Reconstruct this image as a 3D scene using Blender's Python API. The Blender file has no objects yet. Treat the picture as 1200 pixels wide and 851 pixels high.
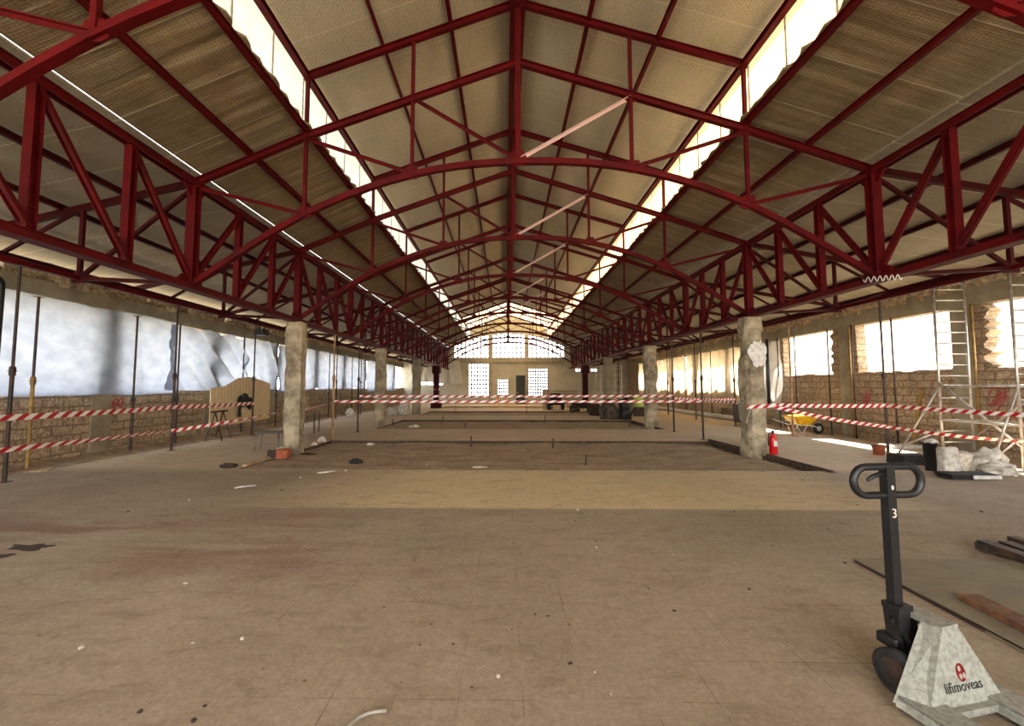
import bpy, bmesh, math, random
from mathutils import Vector, Matrix, noise
from mathutils.geometry import tessellate_polygon
R = math.radians
random.seed(7)
sc = bpy.context.scene
C = sc.collection

# ---------------------------------------------------------------- camera numbers
FP, TH, PS, CX, CY = 500.0, .0647, .0168, 583.6, 421.06
EYE = Vector((0, 0, 1.6))
Fw = Vector((-math.sin(PS) * math.cos(TH), math.cos(PS) * math.cos(TH), math.sin(TH)))
Rt = Vector((math.cos(PS), math.sin(PS), 0))
Up = Rt.cross(Fw)


def at(px, py, ax, v):
    """the point of the place seen at (px, py) on the plane axis = v"""
    d = Fw + Rt * (px - CX) / FP - Up * (py - CY) / FP
    return EYE + d * ((v - EYE[ax]) / d[ax])


# ---------------------------------------------------------------- materials
def nd(nt, t, **k):
    n = nt.nodes.new(t)
    for a, b in k.items():
        setattr(n, a, b)
    return n


def base_mat(name):
    m = bpy.data.materials.new(name)
    m.use_nodes = True
    nt = m.node_tree
    return m, nt, nt.nodes['Principled BSDF']


def lin(c):
    return tuple((x / 255 / 12.92) if x / 255 <= .04045 else ((x / 255 + .055) / 1.055) ** 2.4 for x in c) + (1,)


def mixc(nt, fac, a, b, mode='MIX'):
    m = nd(nt, 'ShaderNodeMix', data_type='RGBA', blend_type=mode)
    for i, v in ((0, fac), (6, a), (7, b)):
        if isinstance(v, (tuple, float, int)):
            m.inputs[i].default_value = v
        else:
            nt.links.new(v, m.inputs[i])
    return m.outputs[2]


def ramp(nt, src, p0, p1, c0=(0, 0, 0, 1), c1=(1, 1, 1, 1)):
    r = nd(nt, 'ShaderNodeValToRGB')
    r.color_ramp.elements[0].position = p0
    r.color_ramp.elements[1].position = p1
    r.color_ramp.elements[0].color = c0
    r.color_ramp.elements[1].color = c1
    nt.links.new(src, r.inputs[0])
    return r.outputs[0]


def noise_t(nt, vec, scale, detail=4, rough=.55, dist=0):
    n = nd(nt, 'ShaderNodeTexNoise')
    n.inputs['Scale'].default_value = scale
    n.inputs['Detail'].default_value = detail
    n.inputs['Roughness'].default_value = rough
    n.inputs['Distortion'].default_value = dist
    if vec is not None:
        nt.links.new(vec, n.inputs['Vector'])
    return n.outputs['Fac']


def objco(nt):
    return nd(nt, 'ShaderNodeTexCoord').outputs['Object']


def mapping(nt, vec, scale=(1, 1, 1), loc=(0, 0, 0)):
    m = nd(nt, 'ShaderNodeMapping')
    m.inputs['Scale'].default_value = scale
    m.inputs['Location'].default_value = loc
    nt.links.new(vec, m.inputs['Vector'])
    return m.outputs[0]


def bump(nt, b, h, strength=.3, dist=.02):
    n = nd(nt, 'ShaderNodeBump')
    n.inputs['Strength'].default_value = strength
    n.inputs['Distance'].default_value = dist
    nt.links.new(h, n.inputs['Height'])
    nt.links.new(n.outputs[0], b.inputs['Normal'])


def simple(name, c, rough=.6, metal=0, c2=None, scale=6, lo=.4, hi=.65, bmp=0, spec=.5):
    m, nt, b = base_mat(name)
    b.inputs['Roughness'].default_value = rough
    b.inputs['Metallic'].default_value = metal
    b.inputs['Specular IOR Level'].default_value = spec
    b.inputs['Base Color'].default_value = lin(c)
    if c2 or bmp:
        v = objco(nt)
        f = noise_t(nt, v, scale)
        if c2:
            nt.links.new(mixc(nt, ramp(nt, f, lo, hi), lin(c), lin(c2)), b.inputs['Base Color'])
        if bmp:
            bump(nt, b, noise_t(nt, v, scale * 3), bmp)
    return m


M = {}
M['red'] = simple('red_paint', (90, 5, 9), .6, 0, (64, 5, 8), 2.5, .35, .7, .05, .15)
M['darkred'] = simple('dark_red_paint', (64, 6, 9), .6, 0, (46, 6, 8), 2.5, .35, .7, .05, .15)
M['palesteel'] = simple('pale_bar', (205, 170, 165), .5)  # pale tone for one diagonal of each truss
M['black'] = simple('black_paint', (22, 22, 24), .45, 0, (40, 38, 36), 12, .5, .75)
M['rubber'] = simple('rubber', (30, 28, 27), .85, 0, (58, 52, 46), 20, .5, .7)
M['darksteel'] = simple('dark_prop_steel', (48, 42, 40), .6, .2, (84, 58, 42), 5)
M['yellowsteel'] = simple('ochre_prop_steel', (158, 124, 60), .6, 0, (110, 84, 48), 5)
M['tansteel'] = simple('tan_prop_steel', (176, 138, 96), .6, 0, (120, 88, 64), 5)
M['alu'] = simple('aluminium', (205, 200, 190), .35, .6, (170, 160, 150), 8)
M['jack'] = simple('worn_grey_paint', (158, 158, 146), .6, 0, (132, 131, 121), 38, .42, .62, .3)
M['white'] = simple('white_plastic', (225, 222, 214), .5, 0, (190, 185, 175), 10)
M['sack'] = simple('sack_plastic', (215, 210, 198), .6, 0, (165, 155, 138), 9, .4, .65, .5)
M['orange'] = simple('terracotta', (176, 92, 56), .85, 0, (130, 74, 52), 14, bmp=.4)
M['yellow'] = simple('yellow_tub', (240, 196, 40), .4, 0, (226, 160, 30), 5)
M['extred'] = simple('extinguisher_red', (196, 20, 24), .3)
M['grey'] = simple('grey_machine', (112, 110, 104), .6, 0, (84, 82, 78), 7)
M['wood'] = simple('pale_wood', (196, 170, 128), .75, 0, (160, 130, 92), 8)
M['brownwood'] = simple('brown_wood', (142, 98, 66), .7, 0, (96, 62, 42), 9)
M['heap'] = simple('dusty_bags', (96, 84, 70), .9, 0, (52, 46, 40), 5, .45, .6, .5)
M['blind'] = simple('pale_shutter', (196, 192, 182), .7)
M['soil'] = simple('dark_soil', (64, 50, 38), 1, 0, (92, 74, 58), 12)
M['ply'] = None
M['logo'] = simple('red_badge', (150, 36, 40), .5)
M['ink'] = simple('black_lettering', (34, 32, 30), .6)
M['bone'] = simple('pale_badge', (205, 190, 180), .6)
M['graffiti'] = simple('red_spray_paint', (176, 44, 58), .8, 0, (150, 60, 66), 20)
M['debris'] = simple('plaster_debris', (225, 215, 198), .9, 0, (180, 165, 140), 20, bmp=.4)
M['darkdebris'] = simple('dark_debris', (62, 48, 38), .9)
M['door'] = simple('dark_green_door', (38, 44, 38), .6)
M['hose'] = simple('grey_hose', (150, 144, 132), .4)


def swizzle(nt, order):
    s = nd(nt, 'ShaderNodeSeparateXYZ')
    nt.links.new(objco(nt), s.inputs[0])
    c = nd(nt, 'ShaderNodeCombineXYZ')
    for i, a in enumerate(order):
        nt.links.new(s.outputs['XYZ'.index(a)], c.inputs[i])
    return c.outputs[0]


def brick(nt, vec, w, h, mortar, off=.5, smooth=.1):
    b = nd(nt, 'ShaderNodeTexBrick', offset=off)
    b.inputs['Scale'].default_value = 1
    b.inputs['Brick Width'].default_value = w
    b.inputs['Row Height'].default_value = h
    b.inputs['Mortar Size'].default_value = mortar
    b.inputs['Mortar Smooth'].default_value = smooth
    b.inputs['Color1'].default_value = (0, 0, 0, 1)
    b.inputs['Color2'].default_value = (1, 1, 1, 1)
    b.inputs['Mortar'].default_value = (.5, .5, .5, 1)
    nt.links.new(vec, b.inputs['Vector'])
    return b


def mul_(nt, a, f):
    q = nd(nt, 'ShaderNodeMath', operation='MULTIPLY')
    nt.links.new(a, q.inputs[0])
    q.inputs[1].default_value = f
    return q.outputs[0]


def masonry(name, c1, c2, cm, order='YZX', w=.42, h=.2):
    m, nt, b = base_mat(name)
    v = swizzle(nt, order)
    wob = nd(nt, 'ShaderNodeTexNoise')
    wob.inputs['Scale'].default_value = 3
    nt.links.new(v, wob.inputs['Vector'])
    vm = nd(nt, 'ShaderNodeVectorMath', operation='MULTIPLY_ADD')
    nt.links.new(wob.outputs['Color'], vm.inputs[0])
    vm.inputs[1].default_value = (.1, .06, .0)
    nt.links.new(v, vm.inputs[2])
    br = brick(nt, vm.outputs[0], w, h, .02, .5, .6)
    n1 = noise_t(nt, objco(nt), 9, 6, .7)
    n2 = noise_t(nt, objco(nt), 1.3, 3)
    c = mixc(nt, br.outputs['Color'], lin(c1), lin(c2))
    c = mixc(nt, ramp(nt, n1, .42, .62), c, mixc(nt, .6, c, (.12, .09, .065, 1)))
    c = mixc(nt, ramp(nt, noise_t(nt, objco(nt), 21, 4, .7), .5, .66), c, lin((214, 194, 162)))
    c = mixc(nt, mul_(nt, br.outputs['Fac'], .75), c, lin(cm))
    c = mixc(nt, ramp(nt, n2, .3, .75), c, mixc(nt, .3, c, (.16, .12, .09, 1)))
    nt.links.new(c, b.inputs['Base Color'])
    b.inputs['Roughness'].default_value = .95
    inv = nd(nt, 'ShaderNodeMath', operation='SUBTRACT')
    nt.links.new(n1, inv.inputs[0])
    nt.links.new(br.outputs['Fac'], inv.inputs[1])
    bump(nt, b, inv.outputs[0], .7, .03)
    return m


M['mas'] = masonry('block_masonry', (184, 160, 130), (150, 128, 102), (122, 102, 80))
M['masx'] = masonry('block_masonry_end', (128, 118, 100), (116, 106, 88), (96, 86, 70), 'XZY')


def concrete(name, c, c2, sc_=1.6, bmp=.4):
    m, nt, b = base_mat(name)
    v = objco(nt)
    n1 = noise_t(nt, v, sc_, 6, .65)
    n2 = noise_t(nt, v, sc_ * 14, 4, .7)
    k = mixc(nt, ramp(nt, n1, .38, .62), lin(c), lin(c2))
    k = mixc(nt, ramp(nt, n2, .3, .75), k, mixc(nt, .35, k, (.3, .25, .2, 1)))
    nt.links.new(k, b.inputs['Base Color'])
    b.inputs['Roughness'].default_value = .95
    bump(nt, b, n2, bmp, .03)
    return m


M['conc'] = concrete('grey_concrete', (168, 160, 138), (140, 130, 108))
M['lintel'] = concrete('lintel_concrete', (156, 146, 120), (126, 116, 92))
M['plaster'] = concrete('peeling_plaster', (206, 190, 158), (118, 104, 82), 2.4, 1)
M['rubble'] = concrete('broken_rubble', (240, 218, 180), (150, 118, 84), 9, 1)
M['endwall'] = concrete('end_plaster', (186, 180, 160), (166, 160, 140), 1)
M['facade'] = concrete('facade', (246, 240, 226), (240, 232, 214), .6, .1)
M['ground'] = concrete('ground_outside', (190, 176, 150), (170, 156, 130), .6, .2)


def roofmat(name, c, c2, order='YX', seam=.907):
    m, nt, b = base_mat(name)
    v = objco(nt)
    s = nd(nt, 'ShaderNodeSeparateXYZ')
    nt.links.new(v, s.inputs[0])
    # honeycomb-like pressed lining: two crossed waves
    w1 = nd(nt, 'ShaderNodeTexVoronoi')
    w1.inputs['Scale'].default_value = 1
    nt.links.new(mapping(nt, v, (22, 30, 0)), w1.inputs['Vector'])
    w1.inputs['Randomness'].default_value = .25
    comb = nd(nt, 'ShaderNodeCombineXYZ')
    nt.links.new(s.outputs['Y'], comb.inputs[0])
    nt.links.new(s.outputs['X'], comb.inputs[1])
    br = brick(nt, comb.outputs[0], seam, 40, .012, 0)
    n1 = noise_t(nt, mapping(nt, v, (1, .5, 1)), 1.1, 5, .6)
    n2 = noise_t(nt, mapping(nt, v, (.6, 6, 1)), 2.0, 3)
    k = mixc(nt, ramp(nt, n1, .35, .68), lin(c), lin(c2))
    k = mixc(nt, ramp(nt, n2, .4, .8), k, mixc(nt, .35, k, (.5, .45, .36, 1)))
    k = mixc(nt, ramp(nt, w1.outputs['Distance'], .2, .7), k, mixc(nt, .45, k, (.06, .05, .035, 1)))
    k = mixc(nt, br.outputs['Fac'], k, mixc(nt, .5, k, (.62, .56, .44, 1)))
    nt.links.new(k, b.inputs['Base Color'])
    b.inputs['Roughness'].default_value = .8
    bump(nt, b, w1.outputs['Distance'], .35, .02)
    return m


M['roof'] = roofmat('roof_lining', (206, 196, 172), (186, 174, 148))
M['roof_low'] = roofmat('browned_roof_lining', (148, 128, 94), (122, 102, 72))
M['roof_aisle'] = roofmat('aisle_roof_lining', (166, 156, 134), (142, 132, 110))

# floor: worn square tiles
m, nt, b = base_mat('worn_floor_tiles')
v = objco(nt)
sep = nd(nt, 'ShaderNodeSeparateXYZ')
nt.links.new(v, sep.inputs[0])
br = brick(nt, mapping(nt, v, (1, 1, 1), (-.09, .02, 0)), .33, .33, .0035, 0, .3)
big = noise_t(nt, v, .45, 6, .62, .4)
mid = noise_t(nt, mapping(nt, v, (1, 2.2, 1)), 2.6, 6, .7, .6)
fine = noise_t(nt, v, 42, 3, .7)
k = mixc(nt, ramp(nt, big, .35, .68), lin((178, 161, 138)), lin((154, 137, 115)))
# yellower strip of newer tiles: y 5.74 .. 8.4
def step(val, e, w=.04):
    mr = nd(nt, 'ShaderNodeMapRange')
    mr.inputs[1].default_value = e - w
    mr.inputs[2].default_value = e + w
    nt.links.new(val, mr.inputs[0])
    return mr.outputs[0]
def mul(a, b_):
    q = nd(nt, 'ShaderNodeMath', operation='MULTIPLY')
    for i, z in enumerate((a, b_)):
        if isinstance(z, (int, float)):
            q.inputs[i].default_value = z
        else:
            nt.links.new(z, q.inputs[i])
    return q.outputs[0]
def sub1(a):
    q = nd(nt, 'ShaderNodeMath', operation='SUBTRACT')
    q.inputs[0].default_value = 1
    nt.links.new(a, q.inputs[1])
    return q.outputs[0]
band = mul(mul(step(sep.outputs['Y'], 5.74), sub1(step(sep.outputs['X'], 5.2, .8))), step(sep.outputs['X'], -2.8, 1.2))
k = mixc(nt, band, k, mixc(nt, ramp(nt, big, .3, .7), lin((228, 206, 164)), lin((212, 190, 148))))
far = step(sep.outputs['Y'], 8.3, .3)  # floor past the strip coloured lighter to carry the brighter light there
k = mixc(nt, far, k, mixc(nt, ramp(nt, big, .3, .7), lin((224, 202, 170)), lin((200, 178, 148))))
# dark drag marks, reddish smear
k = mixc(nt, mul(ramp(nt, mid, .5, .72), .42), k, lin((104, 80, 62)))
red = noise_t(nt, mapping(nt, v, (.45, 1.6, 1), (0, 2.5, 0)), 1.1, 5, .6, .5)
redzone = mul(mul(step(sep.outputs['Y'], 3.6, .8), sub1(step(sep.outputs['Y'], 5.4, .6))), sub1(step(sep.outputs['X'], -1.0, 1.2)))
k = mixc(nt, mul(mul(ramp(nt, red, .46, .62), redzone), .55), k, lin((120, 66, 56)))
st = noise_t(nt, v, .8, 6, .75, 1.5)
k = mixc(nt, mul(ramp(nt, st, .66, .72), .5), k, lin((92, 74, 58)))
# pale and dark joints, only where the dirt leaves them open
jn = noise_t(nt, v, 1.7, 3)
k = mixc(nt, mul(mul(br.outputs['Fac'], ramp(nt, jn, .5, .6)), .6), k, lin((98, 78, 62)))
k = mixc(nt, mul(mul(br.outputs['Fac'], ramp(nt, jn, .4, .5, (1, 1, 1, 1), (0, 0, 0, 1))), .3), k, lin((190, 168, 140)))
grit = noise_t(nt, v, 17, 7, .8)
k = mixc(nt, mul(ramp(nt, grit, .46, .68), .5), k, mixc(nt, .5, k, (.12, .085, .06, 1)))
k = mixc(nt, mul(ramp(nt, grit, .34, .48, (1, 1, 1, 1), (0, 0, 0, 1)), .35), k, mixc(nt, .4, k, (.75, .62, .48, 1)))
k = mixc(nt, mul(ramp(nt, fine, .42, .66), .55), k, mixc(nt, .45, k, (.12, .085, .06, 1)))
vsp = nd(nt, 'ShaderNodeTexVoronoi')
vsp.inputs['Scale'].default_value = 3.1
nt.links.new(v, vsp.inputs['Vector'])
k = mixc(nt, mul(ramp(nt, vsp.outputs['Distance'], .02, .045, (1, 1, 1, 1), (0, 0, 0, 1)), .7), k, lin((70, 54, 42)))
k = mixc(nt, .34, k, (.02, .014, .008, 1), 'MIX') if False else k
nt.links.new(k, b.inputs['Base Color'])
b.inputs['Roughness'].default_value = .82
b.inputs['Specular IOR Level'].default_value = .25
hh = nd(nt, 'ShaderNodeMath', operation='SUBTRACT')
nt.links.new(mid, hh.inputs[0])
nt.links.new(br.outputs['Fac'], hh.inputs[1])
bump(nt, b, hh.outputs[0], .25, .01)
M['floor'] = m

m, nt, b = base_mat('trampled_dirt')
v = objco(nt)
n1 = noise_t(nt, mapping(nt, v, (.7, 1.6, 1)), 1.6, 8, .7, .6)
n2 = noise_t(nt, v, 14, 6, .75)
k = mixc(nt, ramp(nt, n1, .36, .66), lin((178, 153, 122)), lin((112, 90, 70)))
k = mixc(nt, mul(ramp(nt, n2, .4, .7), .6), k, lin((200, 176, 144)))
nt.links.new(k, b.inputs['Base Color'])
b.inputs['Roughness'].default_value = 1
bump(nt, b, n2, .8, .04)
M['dirt'] = m


def cloth(name, c, tr, c2=None):
    m, nt, b = base_mat(name)
    v = objco(nt)
    n = noise_t(nt, mapping(nt, v, (1, 2, 3)), 1.2, 4)
    col = mixc(nt, ramp(nt, n, .35, .7), lin(c), lin(c2 or tuple(int(x * .94) for x in c)))
    d = nd(nt, 'ShaderNodeBsdfDiffuse')
    t = nd(nt, 'ShaderNodeBsdfTranslucent')
    nt.links.new(col, d.inputs[0])
    nt.links.new(col, t.inputs[0])
    mx = nd(nt, 'ShaderNodeMixShader')
    mx.inputs[0].default_value = tr
    nt.links.new(d.outputs[0], mx.inputs[1])
    nt.links.new(t.outputs[0], mx.inputs[2])
    nt.links.new(mx.outputs[0], nt.nodes['Material Output'].inputs[0])
    return m


M['sheet'] = cloth('white_sheeting', (156, 162, 173), .46, (134, 142, 154))
M['tansheet'] = cloth('tan_sheeting', (232, 214, 180), .42, (206, 186, 150))
M['endsheet'] = cloth('grey_white_sheeting', (205, 200, 190), .3)
M['skypanel'] = cloth('translucent_roof_panel', (222, 209, 184), .72, (208, 194, 168))
M['skypanel_left'] = cloth('translucent_roof_panel_pale', (208, 209, 202), .72, (194, 194, 186))

m, nt, b = base_mat('window_glass')
tr = nd(nt, 'ShaderNodeBsdfTransparent')
tr.inputs[0].default_value = (.93, .95, .95, 1)
gl = nd(nt, 'ShaderNodeBsdfGlossy')
gl.inputs['Roughness'].default_value = .1
fr = nd(nt, 'ShaderNodeFresnel')
mx = nd(nt, 'ShaderNodeMixShader')
nt.links.new(fr.outputs[0], mx.inputs[0])
nt.links.new(tr.outputs[0], mx.inputs[1])
nt.links.new(gl.outputs[0], mx.inputs[2])
nt.links.new(mx.outputs[0], nt.nodes['Material Output'].inputs[0])
M['glass'] = m

m, nt, b = base_mat('striped_tape')
uv = nd(nt, 'ShaderNodeTexCoord').outputs['UV']
s = nd(nt, 'ShaderNodeSeparateXYZ')
nt.links.new(uv, s.inputs[0])
a1 = nd(nt, 'ShaderNodeMath', operation='ADD')
nt.links.new(s.outputs[0], a1.inputs[0])
nt.links.new(s.outputs[1], a1.inputs[1])
fr = nd(nt, 'ShaderNodeMath', operation='FRACT')
nt.links.new(a1.outputs[0], fr.inputs[0])
gt = nd(nt, 'ShaderNodeMath', operation='GREATER_THAN')
gt.inputs[1].default_value = .5
nt.links.new(fr.outputs[0], gt.inputs[0])
nt.links.new(mixc(nt, gt.outputs[0], lin((240, 234, 226)), lin((180, 26, 36))), b.inputs['Base Color'])
b.inputs['Roughness'].default_value = .4
M['tape'] = m

m, nt, b = base_mat('wood_grain_panel')
v = swizzle(nt, 'YZX')
br = brick(nt, v, .16, 9, .004, 0)
n1 = noise_t(nt, mapping(nt, v, (9, .8, 1)), 2, 5)
k = mixc(nt, ramp(nt, n1, .3, .7), lin((232, 212, 170)), lin((204, 178, 134)))
k = mixc(nt, br.outputs['Fac'], k, lin((110, 86, 58)))
nt.links.new(k, b.inputs['Base Color'])
M['ply'] = m
m, nt, b = base_mat('dusty_board')
v = objco(nt)
n1 = noise_t(nt, mapping(nt, v, (1, 2.5, 1)), 2.4, 6, .65, .4)
nt.links.new(mixc(nt, ramp(nt, n1, .3, .7), lin((142, 132, 108)), lin((120, 110, 88))), b.inputs['Base Color'])
b.inputs['Roughness'].default_value = .8
M['board'] = m


# ---------------------------------------------------------------- mesh helpers
def BM():
    return bmesh.new()


def obj(name, bm, mat, parent=None, smooth=False, loc=None):
    me = bpy.data.meshes.new(name)
    bmesh.ops.recalc_face_normals(bm, faces=bm.faces)
    bm.to_mesh(me)
    bm.free()
    if mat is not None:
        me.materials.append(M[mat] if isinstance(mat, str) else mat)
    if smooth:
        for p in me.polygons:
            p.use_smooth = True
    o = bpy.data.objects.new(name, me)
    C.objects.link(o)
    if parent is not None:
        o.parent = parent
    if loc is not None:
        o.location = loc
    return o


def tag(o, label, cat, group=None, kind=None):
    o['label'] = label
    o['category'] = cat
    if group:
        o['group'] = group
    if kind:
        o['kind'] = kind
    return o


def thing(name, label, cat, loc=(0, 0, 0), rz=0, group=None):
    o = bpy.data.objects.new(name, None)
    o.empty_display_size = .1
    C.objects.link(o)
    o.location = loc
    o.rotation_euler = (0, 0, rz)
    return tag(o, label, cat, group)


def struct(name, bm, mat, smooth=False):
    o = obj(name, bm, mat, None, smooth)
    o['kind'] = 'structure'
    return o


def dup(root, loc, rz=None, label=None, group=None, scale=None):
    def cp(o, parent):
        c = o.copy()
        C.objects.link(c)
        if parent is not None:
            c.parent = parent
        for ch in list(o.children):
            cp(ch, c)
        return c
    r = cp(root, None)
    r.location = loc
    if rz is not None:
        r.rotation_euler = (0, 0, rz)
    if label:
        r['label'] = label
    if group:
        r['group'] = group
    if scale:
        r.scale = scale
    return r


def box(bm, x0, x1, y0, y1, z0, z1, bev=0):
    vs = [bm.verts.new(p) for p in ((x0, y0, z0), (x1, y0, z0), (x1, y1, z0), (x0, y1, z0),
                                    (x0, y0, z1), (x1, y0, z1), (x1, y1, z1), (x0, y1, z1))]
    fs = [bm.faces.new([vs[i] for i in f]) for f in ((0, 3, 2, 1), (4, 5, 6, 7), (0, 1, 5, 4), (1, 2, 6, 5), (2, 3, 7, 6), (3, 0, 4, 7))]
    if bev:
        es = list({e for f in fs for e in f.edges})
        bmesh.ops.bevel(bm, geom=es, offset=bev, segments=2, affect='EDGES', profile=.5)
    return vs


def frame_of(d, up=Vector((0, 0, 1))):
    d = d.normalized()
    if abs(d.dot(up)) > .98:
        up = Vector((0, 1, 0))
    s = d.cross(up).normalized()
    u = s.cross(d).normalized()
    return s, u


def bar(bm, p, q, w, h=None, up=Vector((0, 0, 1))):
    """solid box bar from p to q; w sideways, h along up"""
    h = h or w
    p, q = Vector(p), Vector(q)
    s, u = frame_of(q - p, up)
    vs = []
    for c in (p, q):
        for a, b_ in ((-1, -1), (1, -1), (1, 1), (-1, 1)):
            vs.append(bm.verts.new(c + s * a * w / 2 + u * b_ * h / 2))
    for f in ((3, 2, 1, 0), (4, 5, 6, 7), (0, 1, 5, 4), (1, 2, 6, 5), (2, 3, 7, 6), (3, 0, 4, 7)):
        bm.faces.new([vs[i] for i in f])


def ibar(bm, p, q, w, h, t=.014, up=Vector((0, 0, 1))):
    """rolled section: two flanges and a web"""
    p, q = Vector(p), Vector(q)
    s, u = frame_of(q - p, up)
    bar(bm, p + u * (h / 2 - t / 2), q + u * (h / 2 - t / 2), w, t, up)
    bar(bm, p - u * (h / 2 - t / 2), q - u * (h / 2 - t / 2), w, t, up)
    bar(bm, p, q, t * 1.4, h - 2 * t, up)


def twin(bm, p, q, w, h, up=Vector((0, 0, 1))):
    """two angles back to back with a gap"""
    p, q = Vector(p), Vector(q)
    s, u = frame_of(q - p, up)
    for sg in (-1, 1):
        bar(bm, p + s * sg * w * .32, q + s * sg * w * .32, w * .14, h, up)
        bar(bm, p + s * sg * w * .34 + u * (h / 2), q + s * sg * w * .34 + u * (h / 2), w * .32, h * .12, up)


def tube(bm, pts, r, seg=10, cap=True, radii=None):
    pts = [Vector(p) for p in pts]
    n = len(pts)
    prev_u = None
    rings = []
    for i, p in enumerate(pts):
        d = (pts[min(i + 1, n - 1)] - pts[max(i - 1, 0)]).normalized()
        if prev_u is None:
            s, u = frame_of(d)
        else:
            u = (prev_u - d * prev_u.dot(d)).normalized()
            s = d.cross(u)
        prev_u = u
        rr = radii[i] if radii else r
        rings.append([bm.verts.new(p + (s * math.cos(a) + u * math.sin(a)) * rr) for a in [2 * math.pi * k / seg for k in range(seg)]])
    for a, b_ in zip(rings, rings[1:]):
        for k in range(seg):
            bm.faces.new((a[k], a[(k + 1) % seg], b_[(k + 1) % seg], b_[k]))
    if cap:
        bm.faces.new(rings[0][::-1])
        bm.faces.new(rings[-1])


def lathe(bm, prof, seg=20, cx=0, cy=0, axis='Z'):
    rings = []
    for r, z in prof:
        ring = []
        for k in range(seg):
            a = 2 * math.pi * k / seg
            x, y = r * math.cos(a), r * math.sin(a)
            ring.append(bm.verts.new((cx + x, cy + y, z) if axis == 'Z' else (z + cx, x, y + cy)))
        rings.append(ring)
    for a, b_ in zip(rings, rings[1:]):
        for k in range(seg):
            bm.faces.new((a[k], a[(k + 1) % seg], b_[(k + 1) % seg], b_[k]))
    bm.faces.new(rings[0][::-1])
    bm.faces.new(rings[-1])


def plate(bm, pts2, plane, off, t):
    """polygon in XZ ('Y' plane), thickness t"""
    a = [Vector((x, off - t / 2, z)) if plane == 'Y' else (Vector((off - t / 2, x, z)) if plane == 'X' else Vector((x, z, off - t / 2))) for x, z in pts2]
    ax = {'Y': Vector((0, t, 0)), 'X': Vector((t, 0, 0)), 'Z': Vector((0, 0, t))}[plane]
    A = [bm.verts.new(p) for p in a]
    B = [bm.verts.new(p + ax) for p in a]
    bm.faces.new(A)
    bm.faces.new(B[::-1])
    n = len(A)
    for i in range(n):
        bm.faces.new((A[i], B[i], B[(i + 1) % n], A[(i + 1) % n]))


def holed(bm, outer, holes, plane, off, t):
    """slab with holes; loops of 2-D points"""
    loops = [[Vector((x, z, 0)) for x, z in outer]] + [[Vector((x, z, 0)) for x, z in h] for h in holes]
    flat = [p for l in loops for p in l]
    tris = tessellate_polygon(loops)
    def mk(p, o):
        return (p.x, o, p.y) if plane == 'Y' else ((o, p.x, p.y) if plane == 'X' else (p.x, p.y, o))
    A = [bm.verts.new(mk(p, off)) for p in flat]
    B = [bm.verts.new(mk(p, off + t)) for p in flat]
    for tr_ in tris:
        bm.faces.new([A[i] for i in tr_])
        bm.faces.new([B[i] for i in reversed(tr_)])
    base = 0
    for l in loops:
        n = len(l)
        for i in range(n):
            j = (i + 1) % n
            bm.faces.new((A[base + i], A[base + j], B[base + j], B[base + i]))
        base += n


def rough(bm, amt, sc_=3, cuts=0, off=0):
    if cuts:
        bmesh.ops.subdivide_edges(bm, edges=bm.edges[:], cuts=cuts, use_grid_fill=True)
    bm.normal_update()
    for v_ in bm.verts:
        n = noise.noise_vector(v_.co * sc_ + Vector((off, off * 2, 0)))
        v_.co += n * amt


def lump(bm, c, size, amt=.25, sub=3, sc_=2.5, flat=True, seed=0):
    r = bmesh.ops.create_icosphere(bm, subdivisions=sub, radius=1)
    for v_ in r['verts']:
        p = v_.co.copy()
        k = 1 + noise.noise(p * sc_ + Vector((seed * 7.3, seed * 3.1, 0))) * amt + noise.noise(p * sc_ * 3 + Vector((seed, 0, 5))) * amt * .35
        p *= k
        z = p.z
        if flat and z < -.45:
            z = -.45
        v_.co = Vector((c[0] + p.x * size[0], c[1] + p.y * size[1], c[2] + (z + (.45 if flat else 0)) * size[2]))


# ---------------------------------------------------------------- layout numbers
D0, S = -.387, 3.627
def Yk(k):
    return D0 + S * k
XL, XR = -5.2, 6.0
CL, CR = -3.34, 3.98
RX = .22
WL, WR = -9.4, 11.3
YEND = Yk(11)
YB = -9.0       # the hall goes on a little behind the camera

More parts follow.
